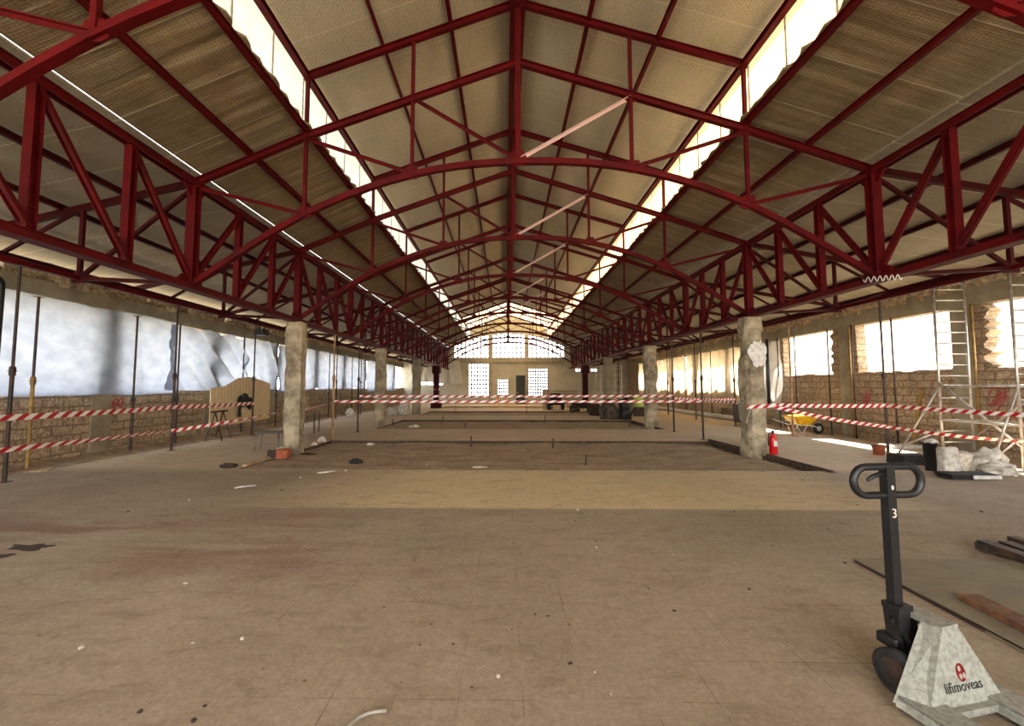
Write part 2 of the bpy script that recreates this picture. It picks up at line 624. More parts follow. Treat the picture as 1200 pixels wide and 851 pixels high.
# ---------------------------------------------------------------- floor, pits
PITS = [(-5.2, 6.05, 8.34, 12.8), (-4.95, 6.05, 16.33, 20.7), (-4.9, 6.05, 24.06, 27.97), (-4.9, 6.05, 31.9, 35.2)]
bm = BM()
rect = lambda a, b_, c, d: [(a, c), (b_, c), (b_, d), (a, d)]
holed(bm, rect(WL - .3, WR + .3, YB, YEND + .3), [rect(*p) for p in PITS], 'Z', -.2, .2)
fl_ = struct('floor', bm, 'floor')
fl_.data.materials.append(M['soil'])
for p_ in fl_.data.polygons:
    if abs(p_.normal.z) < .5:
        p_.material_index = 1
for i, (x0, x1, y0, y1) in enumerate(PITS):
    bm = BM()
    nx, ny = (90, 44) if i == 0 else (50, 24)
    g = [[None] * (ny + 1) for _ in range(nx + 1)]
    for a in range(nx + 1):
        for c in range(ny + 1):
            x = x0 + (x1 - x0) * a / nx
            y = y0 + (y1 - y0) * c / ny
            t = c / ny
            e = min(1, (x1 - x) / .5)
            z = -.012 - .06 * min(1, t * 1.4) ** 1.2 - (.05 if x > x1 - .6 else 0) * (1 - e) * 0
            z -= .09 * max(0, 1 - (x1 - x) / .5) * (1 - t * .3)
            z += .035 * noise.noise(Vector((x * 1.1, y * 1.3, i * 5))) + .016 * noise.noise(Vector((x * 5, y * 5, i)))
            if 0 < c < ny:
                z = min(z, .03)
            g[a][c] = bm.verts.new((x, y, min(z, -.008) if c in (0, ny) or a in (0, nx) else z))
    for a in range(nx):
        for c in range(ny):
            bm.faces.new((g[a][c], g[a + 1][c], g[a + 1][c + 1], g[a][c + 1]))
    struct('floor', bm, 'dirt', True)

# steel kerb angle along the pit's edge by the right columns
for y0, y1, lab in ((8.2, 10.15, 'dark metal edging strip on the floor in front of the column with the fire extinguisher'),
                    (10.85, 13.0, 'dark metal edging strip on the floor behind the column with the fire extinguisher')):
    bm = BM()
    box(bm, 6.06, 6.12, y0, y1, -.0, .045)
    box(bm, 6.12, 6.2, y0, y1, 0, .012)
    tag(obj('edging_strip', bm, 'darksteel'), lab, 'metal strip')

# ---------------------------------------------------------------- side walls
POST_L = [Yk(k) - .68 for k in range(1, 11)]
POST_R = [Yk(k) + .15 for k in range(1, 11)]
def jag(y0, y1, z, n, amp, seed):
    rnd = random.Random(seed)
    return [(y0 + (y1 - y0) * i / n, z + rnd.uniform(-amp, amp)) for i in range(1, n)]
bm = BM()
box(bm, WL - .3, WL, YB, YEND, 0, 1.5)
struct('wall_left', bm, 'mas')
bm = BM()
box(bm, WL - .3, WL - .02, YB, YEND, 3.38, 3.76)
for y in POST_L:
    box(bm, WL - .3, WL + .04, y - .24, y + .24, .0, 3.4)
rough(bm, .02, 2)
struct('wall_left', bm, 'lintel')
bm = BM()
r = random.Random(3)
y = YB
while y < YEND:
    w = r.uniform(.16, .34)
    for zz in (3.74, 3.88):
        box(bm, WL - .28 + r.uniform(-.02, .1), WL - .06 + r.uniform(-.1, .1), y, y + w * r.uniform(.8, 1.1), zz - .02, zz + r.uniform(.1, .15))
    y += w
rough(bm, .04, 6)
struct('wall_left', bm, 'rubble')

# right wall: low masonry with jagged window openings, then sheeted bays
bm = BM()
outer = [(YB, 0), (YEND, 0), (YEND, 3.6), (YB, 3.6)]
holes = []
for a, b_ in ((1, 2), (2, 3), (3, 4), (4, 5)):
    y0, y1 = POST_R[a - 1] + .25, POST_R[b_ - 1] - .25
    if a == 2:
        y1 -= .0
    e = .35 if a != 3 else .08
    lo = jag(y0, y1, 2.05, 16, .03, a)
    hole = [(y0 + e, 2.05)] + lo[1:-1] + [(y1 - .15, 2.05)]
    rnd = random.Random(a + 20)
    for zz in [2.12 + .1 * i_ for i_ in range(14)]:
        hole.append((y1 - .15 - (rnd.uniform(0, .2) if a == 2 else rnd.uniform(0, .05)), zz))
    hole += [(y1 - .15, 3.57), (y0 + e - .05, 3.57)]
    for zz in [3.46 - .1 * i_ for i_ in range(14)]:
        hole.append((y0 + e - (rnd.uniform(-.14, .05) if a == 4 else rnd.uniform(0, .12)), zz))
    holes.append(hole)
for a in range(5, 10):
    y0, y1 = POST_R[a - 1] + .3, POST_R[a] - .3
    holes.append([(y0, 1.7), (y1, 1.7), (y1, 3.5), (y0, 3.5)])
holed(bm, outer, holes, 'X', WR, .3)
struct('wall_right', bm, 'mas')
bm = BM()
box(bm, WR - .03, WR + .32, YB, YEND, 3.57, 4.2)
for y in POST_R:
    box(bm, WR - .06, WR + .32, y - .24, y + .24, 0, 3.6)
rough(bm, .03, 1.5, 0)
struct('wall_right', bm, 'conc')
bm = BM()
y = YB
while y < YEND:
    w = r.uniform(.2, .5)
    box(bm, WR - .05 - r.uniform(0, .1), WR + .3, y, y + w, 3.98 + r.uniform(-.08, .05), 4.28)
    y += w
rough(bm, .04, 4)
struct('wall_right', bm, 'rubble')

# ---------------------------------------------------------------- end wall
def arc(x):
    return 6.6 - .0465 * (x - .35) ** 2
bm = BM()
outer = [(WL - .3, 0), (WR + .3, 0), (WR + .3, 4.35), (6.0, 5.35), (CR, 6.0), (CR, 7.0), (RX, 8.25), (CL, 6.9), (CL, 5.95), (XL, 5.2), (WL - .3, 4.2)]
H = []
WINS = []
def topwin(x0, x1):
    n = 6
    return [(x0, 4.3), (x1, 4.3)] + [(x1 + (x0 - x1) * i / n, arc(x1 + (x0 - x1) * i / n)) for i in range(n + 1)]
for x0, x1 in ((-4.76, -1.55), (-1.2, 1.85), (2.15, 5.5)):
    H.append(topwin(x0, x1))
    WINS.append((x0, x1, 4.3, None, 9 if x1 - x0 > 3.1 else 8, 5))
for x0, x1, z0, z1, nx, nz in ((-3.4, -1.5, .7, 3.75, 7, 8), (-.72, .27, .85, 2.3, 5, 5), (2.15, 3.92, .77, 3.3, 8, 9),
                               (-8.1, -5.75, 1.75, 2.1, 3, 1), (6.5, 7.15, 3.0, 3.3, 2, 1), (7.9, 8.5, 3.0, 3.3, 2, 1)):
    H.append([(x0, z0), (x1, z0), (x1, z1), (x0, z1)])
    WINS.append((x0, x1, z0, z1, nx, nz))
H.append([(1.0, .02), (1.85, .02), (1.85, 2.66), (1.0, 2.66)])
holed(bm, outer, H, 'Y', YEND, .3)
struct('wall_back', bm, 'endwall')
bm = BM()
box(bm, -5.6, 6.6, YEND - .12, YEND, 3.85, 4.24)
box(bm, -1.52, -1.2, YEND - .1, YEND, 0, 6.4)
box(bm, 1.86, 2.14, YEND - .1, YEND, 0, 6.4)
struct('wall_back', bm, 'conc')
for n, (x0, x1, z0, z1, nx, nz) in enumerate(WINS, 1):
    root = bpy.data.objects.new('window_%d' % n, None)
    C.objects.link(root)
    root.location = ((x0 + x1) / 2, YEND + .12, z0)
    root['kind'] = 'structure'
    cx = (x0 + x1) / 2
    top = (lambda x: arc(x)) if z1 is None else (lambda x: z1)
    bmf, bmb, bmg = BM(), BM(), BM()
    w = x1 - x0
    zl = lambda x: top(x) - z0
    for a, b_ in (((x0, 0), (x1, 0)), ((x0, 0), (x0, zl(x0))), ((x1, 0), (x1, zl(x1)))):
        bar(bmf, (a[0] - cx, 0, a[1]), (b_[0] - cx, 0, b_[1]), .07, .07)
    for i in range(6):
        xa, xb = x0 + w * i / 6, x0 + w * (i + 1) / 6
        bar(bmf, (xa - cx, 0, zl(xa)), (xb - cx, 0, zl(xb)), .07, .07)
    for i in range(1, nx):
        x = x0 + w * i / nx
        bar(bmb, (x - cx, 0, 0), (x - cx, 0, zl(x)), .1)
    if z1 is None:
        zt = max(zl(x0), zl(x1), zl(cx))
        for j in range(1, nz):
            zz = zt * j / nz
            xs = [x for x in [x0 + w * i / 40 for i in range(41)] if zl(x) > zz]
            if len(xs) > 2:
                bar(bmb, (xs[0] - cx, 0, zz), (xs[-1] - cx, 0, zz), .07)
    else:
        for j in range(1, nz):
            bar(bmb, (x0 - cx, 0, (z1 - z0) * j / nz), (x1 - cx, 0, (z1 - z0) * j / nz), .1)
    plate(bmg, [(x0 - cx, 0), (x1 - cx, 0)] + [(x1 - w * i / 6 - cx, zl(x1 - w * i / 6)) for i in range(7)], 'Y', .03, .006)
    obj('window_frame', bmf, 'darksteel', root)
    if len(bmb.verts):
        obj('glazing_bar', bmb, 'darksteel', root)
    obj('pane', bmg, 'glass', root)
root = bpy.data.objects.new('door_1', None)
C.objects.link(root)
root.location = (1.42, YEND + .1, 0)
root['kind'] = 'structure'
bm = BM()
box(bm, -.425, .43, -.04, .05, .0, 2.665, .002)
for z in (.35, 1.5):
    box(bm, -.3, .3, -.015, 0, z, z + .9)
obj('door_leaf', bm, 'door', root)
bm = BM()
box(bm, -.3, -.24, -.07, -.01, 1.0, 1.12)
obj('handle', bm, 'alu', root)

# ---------------------------------------------------------------- roofs
def slab(bm, xa, za, xb, zb, y0, y1, t=.03, jagged=None, seed=0):
    """sloping sheet; jagged = 'a' gives the first edge a sawtooth outline"""
    n = max(1, int((y1 - y0) / .12))
    rnd = random.Random(seed)
    A, B, A2, B2 = [], [], [], []
    dx = 1 if xa < xb else -1
    for i in range(n + 1):
        y = y0 + (y1 - y0) * i / n
        j = (((i % 3) - 1) * .03 + rnd.uniform(-.03, .03)) if jagged else 0
        za_ = za
        A.append(bm.verts.new((xa + j * dx, y, za_)))
        B.append(bm.verts.new((xb, y, zb)))
        A2.append(bm.verts.new((xa + j * dx, y, za_ + t)))
        B2.append(bm.verts.new((xb, y, zb + t)))
    for i in range(n):
        bm.faces.new((A[i], A[i + 1], B[i + 1], B[i]))
        bm.faces.new((A2[i], B2[i], B2[i + 1], A2[i + 1]))
        bm.faces.new((A[i], A2[i], A2[i + 1], A[i + 1]))
        bm.faces.new((B[i], B[i + 1], B2[i + 1], B2[i]))
    bm.faces.new((A[0], B[0], B2[0], A2[0]))
    bm.faces.new((A[n], A2[n], B2[n], B[n]))

YTR = Yk(9) + 1.2
ZRU = 8.13
for xa, za, xb, zb in ((RX, ZRU + .16, CR + .25, 6.98 + .08), (RX, ZRU + .16, CL - .25, 6.86 + .08)):
    bm = BM()
    slab(bm, xa, za, xb, zb, YB, YTR)
    struct('ceiling', bm, 'roof')
    bm = BM()
    slab(bm, xa, za, xb, zb, YTR, YEND + .3, .012)
    struct('ceiling', bm, 'skypanel')
ZML, ZMR = 5.81, 5.86
bm = BM()
slab(bm, CR - .02, ZMR + .19, XR + .1, 5.14 + .2, YB, YEND + .3, .03, 'a', 1)
struct('ceiling', bm, 'roof_low')
bm = BM()
slab(bm, CL + .02, ZML + .19, XL + .02, 5.02 + .2, YB, YEND + .3, .03, 'a', 2)
struct('ceiling', bm, 'roof_low')
bm = BM()
slab(bm, XR - .1, 5.30, WR + .5, 4.30, YB, YEND + .3)
struct('ceiling', bm, 'roof_aisle')
bm = BM()
slab(bm, XL + .012, 5.19, WL - .5, 4.17, YB, YEND + .3)
struct('ceiling', bm, 'roof_aisle')
# translucent clerestory panels
n = 0
for X, zb, zt, mt, sg in ((CR + .06, ZMR + .2, 7.06, 'skypanel', 1), (CL - .06, ZML + .2, 6.94, 'skypanel_left', -1)):
    n += 1
    root = bpy.data.objects.new('window_%d' % (len(WINS) + n), None)
    C.objects.link(root)
    root.location = (X, 0, zb)
    root['kind'] = 'structure'
    y = YB
    bm = BM()
    while y < YEND:
        box(bm, -.006, .006, y, min(y + .93, YEND), -.1, zt - zb)
        y += .93
    obj('translucent_panel', bm, mt, root)
    bm = BM()
    y = YB + .93
    while y < YEND:
        box(bm, -.004 - .012 * (sg > 0), .004 + .012 * (sg < 0), y - .015, y + .015, -.1, zt - zb)
        y += .93
    obj('panel_seam', bm, 'sack', root)
# the ragged hole's loose flap in the roof lining
p = at(1088, 146, 2, 5.42)
bm = BM()
lump(bm, (0, 0, 0), (.13, .12, .05), .7, 3, 2, False, 4)
tag(obj('torn_lining', bm, 'rubber', loc=(p.x, p.y, p.z - .03)), 'torn black flap hanging from a hole in the roof lining, above the extinguisher side', 'torn lining')
p = at(57, 308, 0, -8.9)  # pale disc added to stand in for sunlight through a roof hole
bm = BM()
lathe(bm, [(.02, .0), (.075, -.01), (.08, -.03), (.05, -.05), (.02, -.055)], 14)
tag(obj('sun_hole_disc', bm, 'white', smooth=True, loc=(p.x, p.y, p.z)), 'small pale disc standing in for a sun hole in the aisle roof above the nearest white sheet', 'lamp')

# ---------------------------------------------------------------- roof trusses
ZUL, ZUR, ZLL, ZLR = 5.02, 5.14, 3.25, 3.335
def crom(P, n=6):
    out = []
    for i in range(len(P) - 1):
        p0, p1, p2, p3 = P[max(i - 1, 0)], P[i], P[i + 1], P[min(i + 2, len(P) - 1)]
        for j in range(n):
            t = j / n
            out.append(.5 * ((2 * p1) + (p2 - p0) * t + (2 * p0 - 5 * p1 + 4 * p2 - p3) * t * t + (3 * p1 - p0 - 3 * p2 + p3) * t ** 3))
    out.append(P[-1])
    return out
V = lambda x, z, y=0: Vector((x, y, z))
ARCH = [V(XL, ZLL), V(-3.37, 4.42), V(-1.55, 5.10), V(RX, 5.31), V(2.13, 5.17), V(4.02, 4.53), V(XR, ZLR)]
ARCHP = crom(ARCH, 5)
YV = Vector((0, 1, 0))
def make_truss(label):
    t = thing('roof_truss', label, 'roof truss', (0, 0, 0), 0, 'red arched roof trusses')
    bm = BM()
    ibar(bm, V(RX, ZRU), V(CL - .1, 6.83), .085, .11)
    ibar(bm, V(RX, ZRU), V(CR + .1, 6.95), .085, .11)
    obj('top_chord', bm, 'red', t)
    bm = BM()
    for q in (V(XL, ZUL), V(XR, ZUR)):
        c = V(CL, ZML) if q.x < 0 else V(CR, ZMR)
        ibar(bm, V(RX, 7.07), c, .085, .11)
        ibar(bm, c, q, .085, .11)
    obj('middle_chord', bm, 'red', t)
    bm = BM()
    for a, b_ in zip(ARCHP, ARCHP[1:]):
        bar(bm, a, b_, .085, .05)
        bar(bm, a + V(0, .055), b_ + V(0, .055), .03, .07)
    obj('bottom_chord', bm, 'red', t)
    bm = BM()
    bar(bm, V(RX, 5.33), V(RX, ZRU - .05), .09, .09)
    obj('king_post', bm, 'red', t)
    posts = [(V(-1.55, 5.12), V(-1.55, 7.50)), (V(2.1, 5.2), V(2.1, 7.50)), (V(CL, 4.45), V(CL, 6.83)), (V(CR, 4.57), V(CR, 6.95))]
    for a, b_ in posts:
        bm = BM()
        bar(bm, a, b_, .055, .055)
        obj('post', bm, 'red', t)
    diags = [(V(RX, 5.36), V(-1.55, 6.45), 'red'), (V(RX, 5.36), V(2.1, 6.43), 'palesteel'), (V(-1.55, 5.15), V(CL, ZML - .05), 'red'),
             (V(2.13, 5.22), V(CR, ZMR - .05), 'red'), (V(-3.37, 4.47), V(XL + .1, ZUL - .1), 'red'), (V(4.02, 4.58), V(XR - .1, ZUR - .1), 'red')]
    for a, b_, mt in diags:
        bm = BM()
        d = (b_ - a).normalized()
        s_, u_ = frame_of(d)
        bar(bm, a + u_ * .02, b_ + u_ * .02, .06, .012)
        bar(bm, a, b_, .012, .06)
        o = obj('diagonal', bm, mt, t)
        if mt == 'palesteel':
            o['label'] = 'pale diagonal'
    for x, z, w in ((RX, 5.4, .17), (-1.55, 5.17, .14), (2.13, 5.24, .14), (CL, 4.5, .13), (CR, 4.62, .15), (-1.55, 6.45, .1), (2.1, 6.43, .1), (CL, ZML, .13), (CR, ZMR, .13), (RX, 7.07, .13)):
        bm = BM()
        plate(bm, [(x - w, z - w * .5), (x - w * .5, z - w * .8), (x + w * .5, z - w * .8), (x + w, z - w * .5), (x + w * .6, z + w * .7), (x - w * .6, z + w * .7)], 'Y', 0, .02)
        obj('gusset_plate', bm, 'red', t)
    return t

NAMES = ['nearest', 'second nearest', 'third nearest', 'fourth nearest', 'fifth nearest', 'sixth nearest', 'seventh nearest', 'eighth nearest', 'ninth nearest', 'tenth nearest']
tr0 = None
for k in range(1, 11):
    extra = ['its chord cutting across both top corners', 'whose arch spans the middle of the photo', 'resting on the first pair of stripped columns', 'set midway past the first columns', 'resting on the second pair of columns',
             'set midway past the second columns', 'resting on the third pair of columns', 'just short of the red steel columns', 'resting on the red steel columns', 'last before the glazed end wall'][k - 1]
    lab = '%s red arched roof truss, %s' % (NAMES[k - 1], extra)
    if tr0 is None:
        tr0 = make_truss(lab)
        tr0.location = (0, Yk(k), 0)
    else:
        dup(tr0, (0, Yk(k), 0), None, lab)

# aisle half trusses, both sides
def make_aisle(sg, label):
    t = thing('aisle_truss', label, 'roof truss', (0, 0, 0), 0, 'red aisle half trusses')
    if sg < 0:
        xc, zu, zl, xp, zpt, zpb, xe, ze, xw, zw = XL, ZUL, ZLL, -7.07, 4.6, 3.4, -8.42, 3.86, WL, 4.06
    else:
        xc, zu, zl, xp, zpt, zpb, xe, ze, xw, zw = XR, ZUR, ZLR, 8.11, 4.67, 3.5, 9.4, 3.98, WR, 4.17
    def part(nm, a, b_, w, h):
        bm = BM()
        bar(bm, a, b_, w, h)
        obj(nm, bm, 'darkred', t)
    part('rafter', V(xc, zu), V(xw, zw), .07, .11)
    part('bottom_chord', V(xc, zl + .05), V(xp, zpb), .06, .06)
    part('bottom_chord', V(xp, zpb), V(xe, ze - .06), .06, .06)
    part('post', V(xp, zpb), V(xp, zpt), .06, .06)
    part('diagonal', V(xc, zu - .08), V(xp, zpb), .055, .055)
    part('diagonal', V(xp, zpt), V(xe, ze - .03), .05, .05)
    bm = BM()
    plate(bm, [(xp - .13, zpb - .08), (xp + .13, zpb - .08), (xp + .13, zpb + .06), (xp, zpb + .18), (xp - .13, zpb + .06)], 'Y', 0, .02)
    obj('gusset_plate', bm, 'darkred', t)
    return t
for sg, side in ((-1, 'over the aisle of the white-sheeted windows'), (1, 'over the aisle of the open window holes')):
    a0 = None
    for k in range(1, 11):
        lab = '%s dark red half truss %s' % (NAMES[k - 1], side)
        if a0 is None:
            a0 = make_aisle(sg, lab)
            a0.location = (0, Yk(k), 0)
        else:
            dup(a0, (0, Yk(k), 0), None, lab)

# ---------------------------------------------------------------- lattice girders on the columns
def make_girder(x, zl, zu, label, kfirst):
    """one bay, origin at its near column, 6 panels of S/3"""
    t = thing('lattice_girder', label, 'lattice girder', (x, 0, 0), 0, 'red lattice girders on the columns')
    L = 2 * S
    bm = BM()
    twin(bm, (0, 0, zu - .03), (0, L, zu - .03), .17, .1)
    obj('top_chord', bm, 'red', t)
    bm = BM()
    twin(bm, (0, 0, zl + .0), (0, L, zl + .0), .18, .09)
    bar(bm, (0, 0, zl - .05), (0, L, zl - .05), .2, .015)
    obj('bottom_chord', bm, 'red', t)
    p = L / 6
    for i in range(0, 6):
        bm = BM()
        w = .15 if i in (0, 3) else .11
        ibar(bm, (0, i * p, zl + .05), (0, i * p, zu - .05), w, w, .014, Vector((0, 1, 0)))
        obj('post', bm, 'red', t)
    for i in range(6):
        bm = BM()
        ya, yb = (i * p, (i + 1) * p) if i < 3 else ((i + 1) * p, i * p)
        bar(bm, (.03, ya, zu - .08), (.03, yb, zl + .08), .05, .05)
        bar(bm, (-.03, ya, zu - .08), (-.03, yb, zl + .08), .012, .07)
        obj('diagonal', bm, 'red', t)
    for i in (0, 3):
        bm = BM()
        plate(bm, [(i * p - .3, zl), (i * p + .3, zl), (i * p + .22, zl + .16), (i * p, zl + .26), (i * p - .22, zl + .16)], 'X', 0, .03)
        obj('gusset_plate', bm, 'red', t)
        bm = BM()
        plate(bm, [(i * p - .25, zu - .08), (i * p + .25, zu - .08), (i * p + .12, zu - .25), (i * p - .12, zu - .25)], 'X', 0, .03)
        obj('gusset_plate', bm, 'red', t)
    return t
BAYS = ['nearest bay', 'bay past the first stripped column', 'bay past the second column', 'bay past the third column', 'bay past the red steel column']
for x, zl, zu, side in ((XL, ZLL, ZUL, 'sheeted'), (XR, ZLR, ZUR, 'open-window')):
    g0 = None
    for i, k in enumerate((1, 3, 5, 7, 9)):
        lab = 'red lattice girder between nave and %s aisle, %s' % (side, BAYS[i])
        if g0 is None:
            g0 = make_girder(x, zl, zu, lab, k)
            g0.location = (x, Yk(k), 0)
        else:
            dup(g0, (x, Yk(k), 0), None, lab)

# ---------------------------------------------------------------- purlins and long beams (each one length)
def long_beam(x, z, w, h, label, mat='red', name='purlin', kind='i', y0=YB, y1=None):
    bm = BM()
    y1 = y1 or YEND
    if kind == 'i':
        ibar(bm, (0, y0, 0), (0, y1, 0), w, h)
    else:
        bar(bm, (0, y0, 0), (0, y1, 0), w, h)
    tag(obj(name, bm, mat, loc=(x, 0, z)), label, 'beam' if name != 'purlin' else 'purlin')
bm = BM()
ibar(bm, (-.07, YB, 0), (-.07, YEND, 0), .12, .2)
ibar(bm, (.07, YB, 0), (.07, YEND, 0), .12, .2)
tag(obj('ridge_beam', bm, 'red', loc=(RX, 0, ZRU - .02)), 'wide double red ridge beam along the peak of the roof', 'beam')
upz = lambda x: (ZRU + .07) - abs(x - RX) * ((ZRU - 6.96) / 3.7)
for x, lab in ((RX + 1.2, 'first red purlin from the ridge, on the slope over the pallet truck side'), (RX + 2.35, 'second red purlin from the ridge, on the slope over the pallet truck side'),
               (RX - 1.15, 'first red purlin from the ridge, on the slope over the white-sheeted side'), (RX - 2.3, 'second red purlin from the ridge, on the slope over the white-sheeted side')):
    long_beam(x, upz(x), .06, .1, lab)
long_beam(CR + .0, 6.97, .1, .1, 'red eaves beam along the top of the cream skylight strip', 'red', 'eaves_beam')
long_beam(CL - .0, 6.85, .1, .1, 'red eaves beam along the top of the pale skylight strip', 'red', 'eaves_beam')
long_beam(CR, ZMR + .1, .07, .1, 'red purlin along the foot of the cream skylight strip')
long_beam(CL, ZML + .1, .07, .1, 'red purlin along the foot of the pale skylight strip')
long_beam(5.0, 5.14 + .46, .06, .1, 'red purlin between the cream skylight strip and the columns')
long_beam(-4.28, 5.02 + .5, .06, .1, 'red purlin between the pale skylight strip and the columns')
for x, o_ in ((-6.35, 'nearest the columns'), (-7.4, 'above the line of aisle posts'), (-8.5, 'nearest the sheeted wall')):
    long_beam(x, 5.13 - (abs(x) - 5.23) * .22 - .06, .06, .09, 'dark red purlin under the sheeted-side aisle roof, ' + o_, 'darkred')
for x, o_ in ((7.15, 'nearest the columns'), (8.4, 'above the line of aisle posts'), (9.8, 'nearest the open-window wall')):
    long_beam(x, 5.30 - (x - 5.9) * .1695 - .06, .06, .09, 'dark red purlin under the open-window aisle roof, ' + o_, 'darkred')
long_beam(-7.07, 3.4, .07, .07, 'thin red tie running the length of the sheeted-side aisle', 'red', 'tie_beam', 'b')
long_beam(8.11, 3.5, .07, .07, 'thin red tie running the length of the open-window aisle', 'red', 'tie_beam', 'b')
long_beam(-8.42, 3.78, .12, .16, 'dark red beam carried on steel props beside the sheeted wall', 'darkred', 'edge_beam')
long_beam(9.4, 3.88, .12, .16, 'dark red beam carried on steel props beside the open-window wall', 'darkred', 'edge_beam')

# ---------------------------------------------------------------- columns
def column(x, y, w, h, label, mat, seed, notch=0):
    bm = BM()
    n = 26
    seg = 16
    rings = []
    for i in range(n + 1):
        z = -.12 + (h + .12) * i / n
        ring = []
        for s_ in range(seg):
            a = 2 * math.pi * (s_ + .5) / seg
            cx_, cy_ = math.cos(a), math.sin(a)
            m_ = max(abs(cx_), abs(cy_))
            px, py = cx_ / m_ * w / 2, cy_ / m_ * w / 2
            k_ = .93 + .16 * noise.noise(Vector((px * 6 + seed, py * 6, z * 2.2))) + .1 * noise.noise(Vector((px * 14, py * 14 + seed, z * 7)))
            if notch and 2.25 < z < 3.0:
                k_ *= 1 - notch * (.5 + .5 * noise.noise(Vector((z * 5, px * 9, seed))))
            if notch and z < 1.2 and px < 0:
                k_ *= 1.0 + .12 * noise.noise(Vector((z * 4, seed, py * 5)))
            ring.append(bm.verts.new((px * k_, py * k_, z)))
        rings.append(ring)
    for a, b_ in zip(rings, rings[1:]):
        for s_ in range(seg):
            bm.faces.new((a[s_], a[(s_ + 1) % seg], b_[(s_ + 1) % seg], b_[s_]))
    bm.faces.new(rings[-1])
    bm.faces.new(rings[0][::-1])
    return tag(obj('concrete_column', bm, mat, loc=(x, y, 0)), label, 'column')
column(XL, Yk(3), .42, ZLL - .05, 'stripped column with flaking cream plaster, beside the metal stool', 'plaster', 1)
column(XR, Yk(3), .49, ZLR - .05, 'thick broken concrete column beside the red fire extinguisher', 'plaster', 2, .28)
column(XL, Yk(5), .44, ZLL - .05, 'flaking plaster column, second along on the sheeted side', 'plaster', 3)
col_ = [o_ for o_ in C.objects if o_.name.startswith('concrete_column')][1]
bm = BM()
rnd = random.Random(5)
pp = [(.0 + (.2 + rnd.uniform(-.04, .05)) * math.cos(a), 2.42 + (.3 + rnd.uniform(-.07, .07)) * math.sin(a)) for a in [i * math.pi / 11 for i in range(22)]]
plate(bm, pp, 'Y', -.262, .035)  # white patch added to stand in for sunlight on the column
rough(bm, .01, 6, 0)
o_ = obj('sun_and_plaster_patch', bm, 'white', col_)
o_['label'] = 'white patch of painted sunlight'
bm = BM()
plate(bm, [(x_ * 1.0 - .09, z_ * .9 - 1.15) for x_, z_ in pp if 1], 'X', -.262, .03)
obj('sun_and_plaster_patch', bm, 'conc', col_)
column(XR, Yk(5), .5, ZLR - .05, 'flaking plaster column, second along on the open-window side', 'plaster', 4)
column(XL, Yk(7), .5, ZLL - .05, 'brown concrete column, third along on the sheeted side', 'lintel', 5)
column(XR, Yk(7), .5, ZLR - .05, 'brown concrete column behind the heaped machines, third along', 'lintel', 6)
for x, side in ((XL, 'with white tape hanging at its foot'), (XR, 'beside the white scaffold tower')):
    t = thing('steel_column', 'dark red boxed steel column ' + side, 'column', (x, Yk(9), 0))
    bm = BM()
    box(bm, -.2, .2, -.2, .2, 0, 3.2, .02)
    obj('shaft', bm, 'darkred', t)
    bm = BM()
    box(bm, -.38, .38, -.38, .38, 0, .5, .04)
    obj('base', bm, 'darkred', t)
    bm = BM()
    box(bm, -.3, .3, -.3, .3, 2.6, 3.2, .03)
    obj('collar', bm, 'darkred', t)
# thin black downpipe beside the broken column
bm = BM()
tube(bm, [(0, 0, 1.2), (0, 0, 2.75)], .035, 10)
tag(obj('conduit_pipe', bm, 'black', smooth=True, loc=(XR + .32, Yk(3) - .12, 0)), 'thin black pipe fixed upright to the broken column by the extinguisher', 'pipe')

# ---------------------------------------------------------------- steel props
def make_prop(h, mats, label, group, zc=1.9, lean=0):
    t = thing('steel_prop', label, 'steel prop', (0, 0, 0), 0, group)
    bm = BM()
    lathe(bm, [(.031, .01), (.031, zc)], 10)
    obj('outer_tube', bm, mats[0], t)
    bm = BM()
    lathe(bm, [(.023, zc - .1), (.023, h - .008)], 10)
    obj('inner_tube', bm, mats[1], t)
    bm = BM()
    lathe(bm, [(.031, zc - .12), (.045, zc - .1), (.045, zc + .03), (.034, zc + .05)], 12)
    bar(bm, (-.09, 0, zc - .03), (.09, 0, zc - .03), .012, .012)
    obj('collar', bm, mats[0], t)
    bm = BM()
    box(bm, -.07, .07, -.07, .07, 0, .01)
    obj('base_plate', bm, mats[0], t)
    bm = BM()
    box(bm, -.06, .06, -.06, .06, h - .01, h)
    obj('top_plate', bm, mats[0], t)
    return t
DS = ('darksteel', 'darksteel')
pr_l = make_prop(3.69, DS, 'dark steel prop nearest of those carrying the beam on the sheeted side', 'dark props under the edge beam, sheeted side')
pr_l.location = (-8.42, 7.15, 0)
for i, y in enumerate((10.74, 14.17, 17.6, 21.2, 24.8, 28.4)):
    dup(pr_l, (-8.42, y, 0), .3 * i, 'dark steel prop under the edge beam on the sheeted side, %s along' % ['second', 'third', 'fourth', 'fifth', 'sixth', 'seventh'][i])
pr_r = make_prop(3.79, DS, 'dark steel prop just behind the pallet truck handle, under the edge beam', 'props under the edge beam, open-window side')
pr_r.location = (9.4, 10.76, 0)
pr = make_prop(3.79, ('tansteel', 'tansteel'), 'pale tan steel prop standing beside the yellow wheelbarrow', 'props under the edge beam, open-window side')
pr.location = (9.4, 14.22, 0)
for i, y in enumerate((17.7, 21.3, 24.9)):
    dup(pr_r, (9.4, y, 0), .5, 'dark steel prop in front of the tan sheets, %s past the wheelbarrow' % ['first', 'second', 'third'][i])
g = make_prop(3.19, ('tansteel', 'tansteel'), 'tan steel prop under the girder past the column with the stool', 'props under the lattice girders')
g.location = (-5.21, 12.9, 0)
g = make_prop(3.19, DS, 'dark steel prop under the girder, before the second column of the sheeted side', 'props under the lattice girders')
g.location = (-5.24, 15.2, 0)
h_ = make_prop(3.27, DS, 'dark steel prop under the girder just behind the broken column', 'props under the lattice girders')
